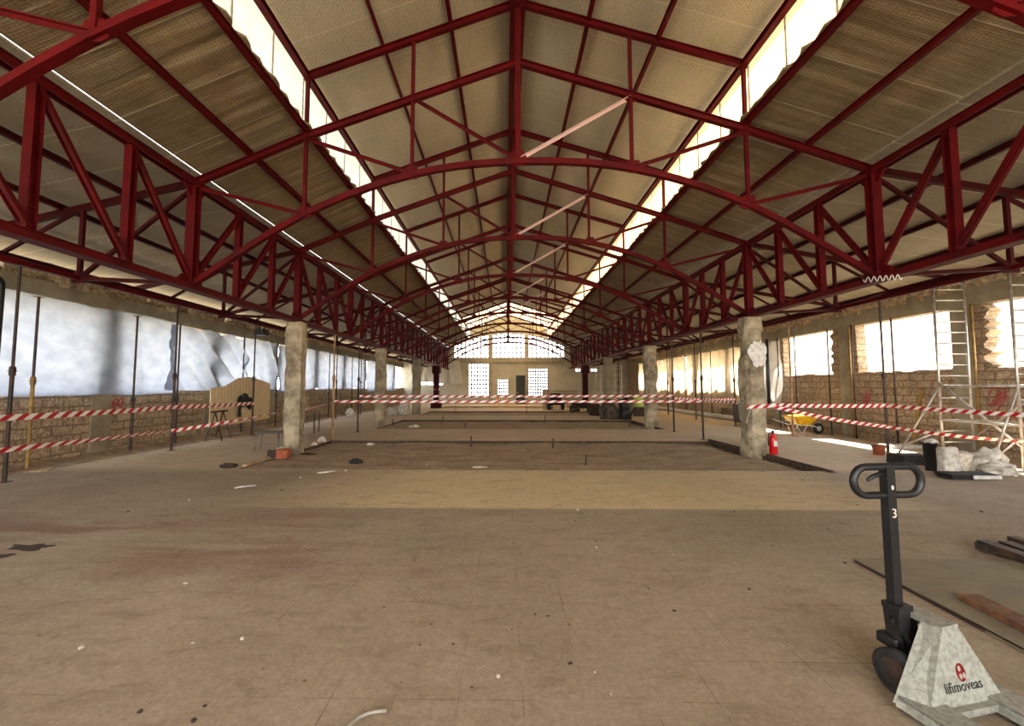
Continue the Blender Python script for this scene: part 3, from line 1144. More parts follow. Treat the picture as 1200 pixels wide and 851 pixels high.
h_.location = (6.02, 13.2, 0)
dup(h_, (6.04, 15.5, 0), .4, 'dark steel prop under the girder, before the second open-window column')
dup(h_, (6.04, 22.9, 0), .4, 'dark steel prop under the girder, past the second open-window column')
# props and rods against the walls
yw = make_prop(3.36, ('yellowsteel', 'darksteel'), 'ochre and dark steel prop against the sheeted wall, nearest', 'props against the sheeted wall', 1.75)
yw.location = (-9.12, 8.1, 0)
wl = make_prop(3.36, DS, 'dark prop against the sheeted wall beside the red graffiti', 'props against the sheeted wall', 1.3)
wl.location = (-9.12, 10.35, 0)
for y, lab in ((11.75, 'dark prop against the wall at the seam of the near white sheets'), (14.7, 'dark prop standing in front of the wooden panel'), (16.9, 'dark prop against the wall just past the wooden panel'),
               (19.3, 'dark prop against the sheeted wall behind the second column'), (22.0, 'dark prop against the sheeted wall, last but one'), (25.3, 'dark prop against the sheeted wall, farthest')):
    dup(wl, (-9.12, y, 0), y, lab)
for y, mt, lab in ((14.55, 'darksteel', 'thin dark rod standing in the open window left of the concrete pier'), (13.55, 'darksteel', 'dark rod against the block wall beside the ochre pipe'), (12.15, 'darksteel', 'dark rod against the block wall under the widest window hole'),
                   (16.2, 'darksteel', 'dark rod standing before the farther window hole'), (17.2, 'darksteel', 'thin dark rod beside the hanging curtain'), (19.5, 'darksteel', 'first thin rod before the tan sheets'),
                   (22.8, 'darksteel', 'second thin rod before the tan sheets'), (26.0, 'darksteel', 'third thin rod before the tan sheets')):
    bm = BM()
    tube(bm, [(0, 0, 0), (0, 0, 3.55)], .022, 8)
    tag(obj('steel_rod', bm, mt, smooth=True, loc=(WR - .4, y, 0)), lab, 'rod', 'steel rods along the open-window wall')
for y, lab in ((13.95, 'ochre pipe running up the concrete pier beyond the prop'), (10.3, 'ochre pipe running up the pier behind the scaffold ladder')):
    bm = BM()
    tube(bm, [(0, 0, 0), (0, 0, 3.57)], .03, 10)
    tag(obj('wall_pipe', bm, 'yellowsteel', smooth=True, loc=(WR - .15, y, 0)), lab, 'pipe')
# the black pole with a hooked top at the left edge
bm = BM()
pts = [(-8.02, 6.55, 0), (-8.0, 6.55, 3.2)] + [(-8.0 - .14 * (1 - math.cos(a)) * 1, 6.55, 3.2 + .14 * math.sin(a)) for a in [math.pi * i / 8 for i in range(1, 9)]] + [(-8.28, 6.55, 3.1)]
tube(bm, pts, .05, 12)
tag(obj('bent_pipe', bm, 'black', smooth=True), 'thick black pole with a hooked top, nearest of the poles by the white sheets', 'pipe')

# ---------------------------------------------------------------- sheets
def sheet(x, y0, y1, z0, z1, mat, label, seed, fold=.03, sag=.06, taper=0, plane='X', slant=0, group=None):
    bm = BM()
    ny, nz = max(24, int((y1 - y0) * 14)), 22
    rnd = random.Random(seed)
    ph = rnd.uniform(0, 6)
    g = []
    for i in range(ny + 1):
        row = []
        u = i / ny
        y = y0 + (y1 - y0) * u
        for j in range(nz + 1):
            v_ = j / nz
            hook = 1 - abs(((u * 3.0 + seed * .37) % 1) - .5) * 2
            zt = z1 - sag * hook * .8
            zb = z0 + .05 * noise.noise(Vector((y * .9, seed, 0)))
            z = zb + (zt - zb) * v_
            d = fold * 1.6 * (noise.noise(Vector((y * 2.2 + z * slant, z * .45 + seed, seed))) * 1.6 + .55 * noise.noise(Vector((y * 6 + z * slant * 3, z * 1.1, seed + 4))) + .35 * math.sin(y * 9 + z * 2 * slant + ph) * (1 - v_ * .5))
            yy = y + taper * (1 - v_) * (u - .5)
            row.append(bm.verts.new((x + d, yy, z) if plane == 'X' else (yy, x + d, z)))
        g.append(row)
    for i in range(ny):
        for j in range(nz):
            bm.faces.new((g[i][j], g[i + 1][j], g[i + 1][j + 1], g[i][j + 1]))
    o = obj('plastic_sheet', bm, mat, None, True)
    return tag(o, label, 'plastic sheet', group)
SX = WL + .18
GS = 'white sheets over the window row'
sheet(SX, 3.2, 11.72, 1.42, 3.42, 'sheet', 'broad near white sheet over the windows above the red graffiti', 1, .03, .05, 0, slant=.3, group=GS)
sheet(SX + .05, 11.55, 14.95, 1.5, 3.36, 'sheet', 'creased white sheet pulled tight above the wooden panel', 2, .07, .12, .25, slant=2.5, group=GS)
sheet(SX + .02, 14.9, 17.0, 1.5, 3.36, 'sheet', 'white sheet between the black floodlight and the wooden panel', 3, .07, .06, -.1, slant=1.5, group=GS)
sheet(SX + .1, 16.9, 18.2, 1.42, 3.28, 'sheet', 'narrow white sheet hanging loose just before the first column', 4, .06, .03, -.3, slant=1, group=GS)
sheet(SX, 18.4, 23.0, 1.5, 3.4, 'sheet', 'white sheet on the windows just past the column with the stool', 5, .04, .05, 0, slant=1, group=GS)
sheet(SX, 23.1, 28.2, 1.5, 3.4, 'sheet', 'white sheet on the windows leading up to the second column', 6, .04, .05, 0, slant=1, group=GS)
sheet(SX, 28.4, 35.8, 1.3, 3.4, 'sheet', 'farthest white sheet on the row of covered windows', 7, .04, .05, 0, slant=1, group=GS)
GE = 'sheets hanging at the end wall'
sheet(YEND - .5, -9.3, -6.6, 2.15, 4.0, 'endsheet', 'grey-white sheet hanging at the far corner above a low window', 8, .09, .02, 0, 'Y', group=GE)
sheet(YEND - .45, -6.4, -4.2, 1.9, 4.0, 'endsheet', 'flared grey-white sheet hanging behind the red steel column', 9, .1, .02, .7, 'Y', group=GE)
GT = 'tan sheets down the wall'
for i, (a, b_, z0) in enumerate(((18.55, 22.3, .55), (22.25, 26.2, .12), (26.1, 30.4, .1), (30.3, 35.6, .1))):
    sheet(WR - .24, a, b_, z0, 3.52, 'tansheet', 'full-height tan sheet on the sunny wall, %s past the gathered curtain' % ['first', 'second', 'third', 'fourth'][i], 11 + i, .06, .06, 0, slant=.3, group=GT)
sheet(WR - .42, 17.2, 18.5, .9, 3.45, 'endsheet', 'gathered pale curtain hanging between the open windows and the tan sheets', 20, .2, .02, .35)

# wooden panel, hanging saw, graffiti on the sheeted wall
bm = BM()
plate(bm, [(12.95, .35), (16.25, .4), (16.25, 1.72), (15.6, 1.85), (14.9, 1.95), (14.3, 1.9), (13.6, 1.62), (12.95, 1.55)], 'X', SX + .2, .03)
tag(obj('plywood_board', bm, 'ply'), 'pale upright wooden panel propped against the sheeted wall', 'panel')
t = thing('hanging_bundle', 'black bundle with a dangling strap hung on the pale wooden panel', 'bag', (SX + .3, 14.5, 1.15))
bm = BM()
lump(bm, (0, 0, 0), (.09, .26, .22), .5, 3, 2, False, 3)
obj('body', bm, 'rubber', t, True)
bm = BM()
tube(bm, [(0, -.2, .05), (0, -.24, -.3), (0, -.22, -.55)], .05, 8)
obj('strap', bm, 'rubber', t, True)
bm = BM()
lump(bm, (0, .32, -.12), (.08, .16, .2), .5, 3, 2, False, 5)
obj('pouch', bm, 'black', t, True)


def text_mesh(name, body, size, mat, parent=None, extrude=.002):
    cu = bpy.data.curves.new(name, 'FONT')
    cu.body = body
    cu.size = size
    cu.extrude = extrude
    cu.align_x = 'CENTER'
    cu.resolution_u = 3
    tmp = bpy.data.objects.new(name + '_tmp', cu)
    C.objects.link(tmp)
    dg = bpy.context.evaluated_depsgraph_get()
    me = bpy.data.meshes.new_from_object(tmp.evaluated_get(dg))
    me.name = name
    bpy.data.objects.remove(tmp)
    me.materials.clear()
    me.materials.append(M[mat])
    o = bpy.data.objects.new(name, me)
    C.objects.link(o)
    if parent is not None:
        o.parent = parent
    return o
o = text_mesh('wall_number', '60', .34, 'graffiti')
p = at(137, 478, 0, WL + .012)
o.matrix_world = Matrix.Translation((WL + .02, p.y, p.z)) @ Matrix(((0, 0, 1, 0), (1, 0, 0, 0), (0, 1, 0, 0), (0, 0, 0, 1)))
tag(o, 'red number 60 sprayed on the block wall under the near white sheet', 'graffiti')
for (px, py), lab, sd in (((1015, 468), 'red sprayed scribble on the block wall beside the dark rod', 1), ((1171, 470), 'red sprayed scribble on the block wall behind the scaffold', 2)):
    p = at(px, py, 0, WR - .02)
    bm = BM()
    rnd = random.Random(sd)
    for s_ in range(4):
        c = Vector((0, rnd.uniform(-.1, .1), rnd.uniform(-.12, .12)))
        pts = [c + Vector((0, .13 * math.cos(a * 1.3 + s_) * rnd.uniform(.8, 1.1), .2 * math.sin(a + s_ * .8))) for a in [i * .5 for i in range(10)]]
        tube(bm, pts, .012, 5)
    for v_ in bm.verts:
        v_.co.x *= .3
    tag(obj('wall_scribble', bm, 'graffiti', loc=(WR - .015, p.y, p.z)), lab, 'graffiti')

# black floodlight under the beam
p = at(307, 366, 0, -8.42)
t = thing('floodlight', 'black floodlight hung from the edge beam by the white sheets', 'lamp', (-8.42, p.y, 3.5))
bm = BM()
box(bm, -.16, .16, -.2, .2, -.13, .08, .02)
obj('housing', bm, 'black', t)
bm = BM()
bar(bm, (0, -.15, .08), (0, -.15, .2), .03)
bar(bm, (0, .15, .08), (0, .15, .2), .03)
obj('bracket', bm, 'black', t)

# ---------------------------------------------------------------- barrier tape
def tape(pts, label, w=.085, sag=.05, twist=0, rep=.2, n=60, name='barrier_tape'):
    P = [Vector(p) for p in pts]
    bm = BM()
    uvl = bm.loops.layers.uv.new('UV')
    path = []
    dist = 0
    for a, b_ in zip(P, P[1:]):
        L = (b_ - a).length
        for i in range(n + (b_ is P[-1])):
            t = i / n
            q = a.lerp(b_, t)
            q.z -= sag * 4 * t * (1 - t) * min(L / 4, 1.6)
            path.append((q, dist + L * t))
        dist += L
    rows = []
    for i, (q, s_) in enumerate(path):
        d = (path[min(i + 1, len(path) - 1)][0] - path[max(i - 1, 0)][0]).normalized()
        side, u = frame_of(d)
        ang = twist * s_ + .25 * noise.noise(Vector((s_ * .7, q.x, 1)))
        ax = u * math.cos(ang) + side * math.sin(ang)
        row = [bm.verts.new(q + ax * w * (k - 1) / 2 + (ax.cross(d) * .004 * (k == 1))) for k in range(3)]
        rows.append((row, s_))
    for (a, sa), (b_, sb) in zip(rows, rows[1:]):
        for k in range(2):
            f = bm.faces.new((a[k], b_[k], b_[k + 1], a[k + 1]))
            for lp, (uu, vv) in zip(f.loops, ((sa / rep, k / 2 * .5), (sb / rep, k / 2 * .5), (sb / rep, (k + 1) / 2 * .5), (sa / rep, (k + 1) / 2 * .5))):
                lp[uvl].uv = (-uu, vv)
    o = obj(name, bm, 'tape', None, True)
    return tag(o, label, 'barrier tape', 'red and white barrier tapes')
PC, PF = (-8.37, 10.70), (-8.37, 14.13)
tape([(-7.95, 6.6, 1.11), (PC[0], PC[1], 1.09), (PF[0], PF[1], 1.06)], 'upper red and white tape strung between the props by the white sheets', .1, .015, 0, .26)
tape([(-7.95, 6.6, .6), (PC[0], PC[1] - .05, .5)], 'lower red and white tape between the first two props by the white sheets', .085, .0, .25, .26)
tape([(PC[0], PC[1] - .05, .5), (XL - .1, Yk(3) - .26, 1.02)], 'twisted tape from the second prop to the column with the stool', .085, .03, .5, .26)
tape([(XL + .1, Yk(3) + .24, 1.02), (-5.17, 12.87, 1.15)], 'short tape between the column with the stool and the tan prop', .07, .02, .8)
tape([(-5.17, 12.87, 1.16), (6.0, 13.17, 1.16)], 'long red and white tape spanning the hall from the tan prop', .07, .005, 0, .3, 120)
tape([(-5.2, 15.2, 1.26), (6.04, 15.46, 1.28)], 'farther red and white tape spanning the hall behind the long one', .08, .005, 0, .3, 120)
tape([(6.02, 13.17, 1.2), (XR - .1, Yk(3) + .32, 1.2), (XR - .31, Yk(3) - .3, 1.12), (XR + .31, Yk(3) - .32, 1.17)], 'tape wrapped round the broken concrete column', .085, .01, 0, .24, 30)
tape([(XR + .3, Yk(3) - .3, 1.17), (9.4, 10.70, 1.14), (9.75, 8.3, 1.07), (10.3, 6.3, .98)], 'upper red and white tape from the broken column past the scaffold', .085, .02, 0, .2)
tape([(XR + .3, Yk(3) - .3, 1.14), (9.4, 10.7, .62), (9.75, 8.3, .57), (10.3, 6.3, .5)], 'lower red and white tape from the broken column past the scaffold', .085, .06, .12, .2)
tape([(-5.2, Yk(5) + .26, 1.1), (-5.2, Yk(7) - .28, 1.38), (-5.2, Yk(9) - .25, 1.45)], 'sagging pale tape between the second, third and red columns', .06, .12, .6, .5)
tape([(XR, 15.5, 1.2), (9.4, 17.66, 1.1)], 'tape from the prop before the second open-window column to the aisle prop', .08, .03, 0, .22)
tape([(-4.98, Yk(9) - .28, 1.45), (-4.75, Yk(9) - .42, .9), (-4.5, Yk(9) - .6, .25)], 'white tape end hanging at the foot of the red steel column', .12, .05, .3, .4)

# ---------------------------------------------------------------- pallet truck
JO = Vector((2.12, 2.38, 0))
jr = math.atan2(.2, .98)
jack = thing('pallet_truck', 'worn grey hand pallet truck with black looped handle, closest object', 'pallet truck', JO, jr)
# local: x to the photo's right, y away; forks run towards -y
c0 = .09
bm = BM()
def quadbox(bm, lo, hi):
    """lo/hi rings of points, joined"""
    A = [bm.verts.new(p) for p in lo]
    B = [bm.verts.new(p) for p in hi]
    n = len(A)
    bm.faces.new(A[::-1])
    bm.faces.new(B)
    for i in range(n):
        bm.faces.new((A[i], A[(i + 1) % n], B[(i + 1) % n], B[i]))
# shield: front face and two folded wings, hollow at the back (8 mm plate)
T = .012
def shell(bm, a, b_, c, d, th, nrm):
    nrm = Vector(nrm)
    q = [Vector(p) for p in (a, b_, c, d)]
    quadbox(bm, q, [p - nrm * th for p in q])
fl, frr = (-.16, -.20, .05), (.33, -.185, .05)
tl, tr_ = (.065, -.115, .375), (.185, -.10, .375)
bl, brr = (-.235, -.095, .05), (.40, -.08, .05)
ul, ur = (.055, -.03, .372), (.19, -.02, .372)
shell(bm, fl, frr, tr_, tl, T, (0, -1, .3))
shell(bm, bl, fl, tl, ul, T, (-.8, -.6, .4))
shell(bm, frr, brr, ur, tr_, T, (.8, -.6, .4))
obj('shield', bm, 'jack', jack)
bm = BM()
quadbox(bm, [(.06, -.118, .36), (.19, -.103, .36), (.175, .12, .36), (.08, .12, .36)], [(.06, -.118, .385), (.19, -.103, .385), (.175, .12, .385), (.08, .12, .385)])
quadbox(bm, [(.085, .06, .30), (.17, .06, .30), (.17, .12, .30), (.085, .12, .30)], [(.085, .06, .365), (.17, .06, .365), (.17, .12, .365), (.085, .12, .365)])
obj('top_plate', bm, 'jack', jack)
bm = BM()
quadbox(bm, [(-.225, -.1, .03), (.395, -.085, .03), (.34, -.215, .03), (-.17, -.23, .03)], [(-.225, -.1, .062), (.395, -.085, .062), (.34, -.215, .062), (-.17, -.23, .062)])
obj('cross_member', bm, 'jack', jack)
for sgx in (-1, 1):
    xo, xi = c0 + sgx * .30, c0 + sgx * .135
    xa, xb = min(xo, xi), max(xo, xi)
    bm = BM()
    y1 = -.16 if sgx < 0 else -.15
    # channel section fork: top plate and two skirts, tapered toe
    quadbox(bm, [(xa, -1.2, .068), (xb, -1.2, .068), (xb, y1 + .06, .068), (xa, y1 + .06, .068)], [(xa, -1.2, .08), (xb, -1.2, .08), (xb, y1 + .06, .08), (xa, y1 + .06, .08)])
    for xs in (xa, xb - .008):
        quadbox(bm, [(xs, -1.2, .025), (xs + .008, -1.2, .025), (xs + .008, y1 + .06, .025), (xs, y1 + .06, .025)], [(xs, -1.2, .079), (xs + .008, -1.2, .079), (xs + .008, y1 + .06, .079), (xs, y1 + .06, .079)])
    quadbox(bm, [(xa, -1.2, .025), (xb, -1.2, .025), (xb - .03, -1.28, .05), (xa + .03, -1.28, .05)], [(xa, -1.2, .08), (xb, -1.2, .08), (xb - .03, -1.28, .06), (xa + .03, -1.28, .06)])
    f = obj('fork', bm, 'jack', jack)
    bm = BM()
    lathe(bm, [(.036, -.045), (.04, -.04), (.04, .04), (.036, .045)], 16, (xa + xb) / 2, 0, 'X')
    for v_ in bm.verts:
        v_.co.y += -1.05
        v_.co.z += .041
    obj('load_roller', bm, 'rubber', f)
# hydraulic pump and cradle
bm = BM()
lathe(bm, [(.055, .16), (.06, .18), (.06, .3), (.045, .31), (.045, .36), (.03, .37)], 18, .09, .08)
lathe(bm, [(.03, .2), (.035, .22), (.035, .34), (.02, .35)], 14, .02, .06)
box(bm, -.03, .16, .03, .14, .19, .25, .012)
obj('pump', bm, 'black', jack, True)
bm = BM()
bar(bm, (.01, .02, .1), (.06, .06, .24), .05, .05)
bar(bm, (-.07, .005, .11), (.08, .005, .11), .03, .03)
obj('steering_yoke', bm, 'black', jack)
for dx in (-.1, .05):
    t = dx + .03
    bm = BM()
    lathe(bm, [(.07, -.026), (.098, -.026), (.11, -.02), (.11, .02), (.1, .026), (.07, .026)], 28, t, .11, 'X')
    for v_ in bm.verts:
        v_.co.y += .005
    w_ = obj('steering_wheel', bm, 'rubber', jack, True)
    bm = BM()
    lathe(bm, [(.02, -.034), (.03, -.03), (.032, -.0285), (.068, -.0285), (.068, .0285), (.032, .0285), (.03, .03), (.02, .034)], 20, t, .11, 'X')
    for v_ in bm.verts:
        v_.co.y += .005
    obj('hub', bm, 'darksteel', w_)
# pivot block of the handle
bm = BM()
quadbox(bm, [(-.03, .01, .27), (.03, .01, .27), (.03, .08, .27), (-.03, .08, .27)], [(-.045, .0, .41), (.035, .0, .41), (.035, .08, .41), (-.045, .08, .41)])
quadbox(bm, [(-.052, -.01, .41), (.04, -.01, .41), (.04, .08, .41), (-.052, .08, .41)], [(-.052, -.01, .44), (.04, -.01, .44), (.04, .08, .44), (-.052, .08, .44)])
quadbox(bm, [(.0, .02, .2), (.11, .02, .2), (.11, .1, .2), (.0, .1, .2)], [(.0, .02, .34), (.1, .02, .34), (.1, .1, .34), (.0, .1, .34)])
tube(bm, [(-.06, .04, .35), (.055, .04, .35)], .018, 12)
tube(bm, [(-.02, -.0, .3), (.02, .0, .24), (.05, .02, .2)], .012, 8)
obj('pivot_block', bm, 'black', jack)
hb, ht = Vector((-.012, .04, .42)), Vector((-.055, 0.01, 1.20))
ax = (ht - hb).normalized()
bm = BM()
bar(bm, hb, hb + (ht - hb) * ((1.172 - hb.z) / (ht.z - hb.z)), .054, .042, Vector((0, 1, 0)))
handle = obj('handle_shaft', bm, 'black', jack)
zl, zh = 1.02, 1.165
def onax(z):
    return hb + (ht - hb) * ((z - hb.z) / (ht.z - hb.z))
c1 = onax((zl + zh) / 2)
hw, hr = .20, (zh - zl) / 2 + .004
lx = Vector((math.cos(-jr), math.sin(-jr), 0))   # loop stands square to the hall
lx = Vector((.995, -.09, 0)).normalized()
lz = ax
pts = []
for i in range(13):
    a = -math.pi / 2 + math.pi * i / 12
    pts.append(c1 + lx * (hw - hr + hr * math.cos(a)) + lz * hr * math.sin(a))
for i in range(13):
    a = math.pi / 2 + math.pi * i / 12
    pts.append(c1 + lx * (-(hw - hr) + hr * math.cos(a)) + lz * hr * math.sin(a))
pts.append(pts[0])
bm = BM()
tube(bm, pts, .0195, 14, False)
obj('handle_loop', bm, 'black', jack, True)
bm = BM()
q = onax(1.125)
tube(bm, [q + Vector((-.02, 0, 0)), q + Vector((-.06, 0, .004)), q + Vector((-.095, 0, -.006)), q + Vector((-.128, 0, -.024))], .008, 8, True, [.012, .012, .011, .008])
obj('release_lever', bm, 'black', jack, True)
# marks on shaft: small pale oval and a worn sticker
sn = Vector((0, -1, 0))
bm = BM()
q = onax(1.06) + sn * .024
plate(bm, [(q.x + .008 * math.cos(a), q.z + .012 * math.sin(a)) for a in [i * math.pi / 5 for i in range(10)]], 'Y', q.y, .003)
obj('badge', bm, 'bone', handle)
o = text_mesh('sticker', '3', .07, 'bone', handle, .0015)
q = onax(.90) + sn * .0245
o.matrix_local = Matrix.Translation((q.x + .002, q.y, q.z)) @ Matrix.Rotation(R(90), 4, 'X')
# badge and lettering on the shield front
def on_face(u, v):
    """u 0..1 across, v 0..1 up the front face"""
    lo = Vector(fl).lerp(Vector(frr), u)
    hi = Vector(tl).lerp(Vector(tr_), u)
    return lo.lerp(hi, v)
ex = (Vector(frr) - Vector(fl)).normalized()
n_ = (Vector(frr) - Vector(fl)).cross(Vector(tl) - Vector(fl)).normalized()
if n_.y > 0:
    n_ = -n_
ez = n_.cross(ex).normalized()
if ez.z < 0:
    ez = -ez
FM = Matrix(((ex.x, ez.x, n_.x, 0), (ex.y, ez.y, n_.y, 0), (ex.z, ez.z, n_.z, 0), (0, 0, 0, 1)))
def disc(rx, rz, t, hole=0):
    bm = BM()
    N = 28
    A = [bm.verts.new((rx * math.cos(2 * math.pi * i / N), rz * math.sin(2 * math.pi * i / N), t)) for i in range(N)]
    if hole:
        B = [bm.verts.new((rx * hole * math.cos(2 * math.pi * i / N), rz * hole * math.sin(2 * math.pi * i / N), t)) for i in range(N)]
        for i in range(N):
            bm.faces.new((A[i], A[(i + 1) % N], B[(i + 1) % N], B[i]))
    else:
        bm.faces.new(A)
    bmesh.ops.solidify(bm, geom=bm.faces[:], thickness=-.0015)
    return bm
pc = on_face(.5, .43)
o = obj('logo_badge', disc(.030, .040, .003), 'logo', jack)
o.matrix_local = Matrix.Translation(pc) @ FM
o['label'] = 'round red badge with pale figures'
for dx, dz in ((-.008, .018), (-.010, -.016), (.012, -.014)):
    b2 = obj('logo_mark', disc(.0095, .012, .0055), 'bone', o)
    b2.location = (dx, dz, 0)
o = text_mesh('lettering', 'lifimoveas', .062, 'ink', jack, .001)
pc = on_face(.5, .205)
o.matrix_local = Matrix.Translation(pc + n_ * .003) @ FM
o['label'] = 'worn black lettering'

# ---------------------------------------------------------------- boards and forks on the floor at the right
bm = BM()
plate(bm, [(3.21, 4.10), (7.2, 4.10), (7.2, 2.1), (3.06, 2.1)], 'Z', .012, .02)
tag(obj('floor_board', bm, 'board'), 'large dusty grey board lying flat on the tiles beside the pallet truck', 'board')
bm = BM()
bar(bm, (0, 0, 0), (-.09, -1.6, 0), .018, .02)
tag(obj('metal_strip', bm, 'darksteel', loc=(3.195, 4.06, .012)), 'thin dark metal strip along the edge of the dusty board', 'metal strip')
bm = BM()
box(bm, 0, .15, -1.1, 0, 0, .045, .006)
o = obj('timber_plank', bm, 'brownwood', loc=(3.36, 3.34, .024))
o.rotation_euler = (0, 0, R(-5))
tag(o, 'brown timber plank lying on the dusty board', 'plank')
t = thing('pallet_truck', 'dark forks of a second pallet truck pointing in past the dusty board', 'pallet truck', (0, 0, 0))
for i, (px, py) in enumerate(((1152, 639), (1168, 641))):
    p = at(px + (10 if i else 0), py - i * 1, 2, .05)
    q = at(px + 190, 639 + 66, 2, .05)
    bm = BM()
    d = (q - p).normalized()
    bar(bm, p + Vector((0, 0, .02)), q + Vector((0, 0, .02)), .11, .06)
    bar(bm, p - d * .0, p + d * .1, .15, .065)
    f = obj('fork', bm, 'darksteel', t)
    bm = BM()
    s_ = d.cross(Vector((0, 0, 1)))
    tube(bm, [p + d * .03 - s_ * .05 + Vector((0, 0, -.008)), p + d * .03 + s_ * .05 + Vector((0, 0, -.008))], .04, 14)
    obj('load_roller', bm, 'rubber', f, True)
p = at(1186, 634, 2, .05)
bm = BM()
bar(bm, p + Vector((0, 0, .02)), at(1380, 688, 2, .07), .1, .06)
obj('frame_bar', bm, 'darksteel', t)

# ---------------------------------------------------------------- aluminium scaffold tower
def scaffold(name, label, x0, x1, y0, y1, H_, legs_mat='alu', braces=True, rung=.25):
    t = thing(name, label, 'scaffold', ((x0 + x1) / 2, (y0 + y1) / 2, 0))
    ox, oy = (x0 + x1) / 2, (y0 + y1) / 2
    a, b_ = (x1 - x0) / 2, (y1 - y0) / 2
    for sy in (-1, 1):
        bm = BM()
        for sx in (-1, 1):
            tube(bm, [(sx * a, sy * b_, .0), (sx * a, sy * b_, H_)], .026, 10)
        z = .35
        while z < H_ - .02:
            tube(bm, [(-a, sy * b_, z), (a, sy * b_, z)], .017, 8)
            z += rung
        tube(bm, [(-a, sy * b_, H_ - .01), (a, sy * b_, H_ - .01)], .02, 8)
        obj('ladder_frame', bm, legs_mat, t, True)
    if braces:
        for sx, z0, z1, d in ((-1, .85, .85, 0), (1, .85, .85, 0), (-1, 1.62, 1.62, 0), (1, 1.62, 1.62, 0)):
            bm = BM()
            tube(bm, [(sx * a * 1.02, -b_, z0), (sx * a * 1.02, b_, z1)], .024, 8)
            obj('ledger', bm, legs_mat, t, True)
        for sx, z0, z1 in ((-1, .45, 1.7), (1, 1.7, .45)):
            bm = BM()
            tube(bm, [(sx * a * 1.05, -b_, z0 if sx < 0 else z0), (sx * a * 1.05, b_, z1)], .022, 8)
            obj('brace', bm, legs_mat, t, True)
        for sx, sy, ex_, ey_ in ((-1, 1, -.55, .5), (-1, -1, -.45, .15)):
            bm = BM()
            q0 = Vector((sx * a, sy * b_, 1.6))
            q1 = Vector((sx * a + ex_, sy * b_ + ey_, .03))
            q2 = Vector((sx * a, sy * b_, .62))
            tube(bm, [q0, q1], .022, 8)
            tube(bm, [q2, q1.lerp(q0, .12)], .018, 8)
            lathe(bm, [(.045, 0), (.045, .03), (.02, .04)], 10, q1.x, q1.y)
            obj('stabiliser', bm, legs_mat, t, True)
    return t
scaffold('scaffold_tower', 'silver ladder scaffold tower standing against the open-window wall', 9.93, 10.62, 8.45, 9.95, 4.0)
scaffold('scaffold_tower', 'small white scaffold tower beside the far red steel column', 6.75, 8.2, 30.2, 32.0, 3.1, 'white', True, .42)

# ---------------------------------------------------------------- things on the right
def bucket(name, label, x, y, r0, r1, h, mat, handle_=True):
    t = thing(name, label, 'bucket', (x, y, 0))
    bm = BM()
    lathe(bm, [(r0 * .95, 0), (r0, .01), (r1, h), (r1 + .012, h), (r1 + .012, h - .03), (r1 + .004, h - .03), (r1 - .012, h), (r0 - .01, .03)], 20)
    obj('pail', bm, mat, t, True)
    if handle_:
        bm = BM()
        tube(bm, [((r1 + .01) * math.cos(a), -.02 - .03 * math.sin(a), h - .03 + .1 * math.sin(a) * .6) for a in [math.pi * i / 10 for i in range(11)]], .005, 6)
        obj('handle', bm, 'grey', t, True)
    return t
p = at(1030, 533, 2, 0)
bucket('bucket', 'small orange and white bucket at the foot of the dark prop', p.x, p.y, .10, .13, .22, 'orange')
p = at(1112, 557, 2, 0)
t = thing('cement_sack', 'tall white sack standing upright between dark bin and white block', 'sack', (p.x, p.y, 0))
bm = BM()
box(bm, -.13, .13, -.1, .1, 0, .5, .04)
rough(bm, .02, 6, 3)
obj('body', bm, 'sack', t, True)
p = at(1099, 553, 2, 0)
t = thing('plastic_bin', 'narrow black bin with a pale crumpled lid beside the white sack', 'bin', (p.x - .0, p.y + .12, 0))
bm = BM()
lathe(bm, [(.085, 0), (.09, .02), (.105, .5), (.112, .5), (.112, .54), (.08, .54)], 18)
obj('body', bm, 'black', t, True)
bm = BM()
lump(bm, (0, 0, .52), (.11, .11, .06), .4, 3, 2, True, 3)
obj('lid', bm, 'sack', t, True)
p = at(1135, 553, 2, 0)
bm = BM()
box(bm, -.23, .23, -.15, .15, 0, .34, .03)
rough(bm, .035, 5, 4)
tag(obj('plaster_block', bm, 'debris', smooth=True, loc=(p.x, p.y + .15, 0)), 'speckled white block standing beside the upright sack', 'block')
p = at(1140, 562, 2, 0)
t = thing('mortar_tray', 'dark mortar tray with a white level across it, under the scaffold leg', 'tray', (p.x, p.y + .1, 0))
bm = BM()
quadbox(bm, [(-.36, -.12, 0), (.36, -.12, 0), (.36, .14, 0), (-.36, .14, 0)], [(-.4, -.16, .09), (.4, -.16, .09), (.4, .18, .09), (-.4, .18, .09)])
obj('body', bm, 'rubber', t)
bm = BM()
box(bm, -.06, .4, -.19, -.165, .02, .08)
obj('white_bar', bm, 'white', t)
for i, (px, py, w, h, lab) in enumerate(((1172, 556, .24, .42, 'tallest of the white rubble sacks behind the scaffold leg'), (1192, 560, .26, .22, 'low white rubble sack nearest the frame edge by the wall'), (1160, 556, .16, .3, 'small white rubble sack leaning on the speckled block'))):
    p = at(px, py, 2, 0)
    bm = BM()
    lump(bm, (0, 0, 0), (w, .22, h * .75), .45, 4, 2, True, 5 + i)
    tag(obj('rubble_sack', bm, 'sack', smooth=True, loc=(p.x, p.y + .2 + .1 * i, 0)), lab, 'sack')
p = at(1088, 549, 2, 0)
bm = BM()
box(bm, -.3, .3, -.2, .2, 0, .2, .02)
rough(bm, .02, 5, 2)
tag(obj('plastic_crate', bm, 'rubber', loc=(p.x + .1, p.y + .5, 0)), 'dark crate behind the black bin near the scaffold', 'crate')
p = at(1052, 527, 2, 0)
bm = BM()
box(bm, -.42, .5, -.15, .15, .0, .09, .01)
tag(obj('foam_slab', bm, 'white', loc=(p.x + .3, p.y + .3, 0)), 'flat white foam slab on the sunlit strip behind the prop', 'slab')
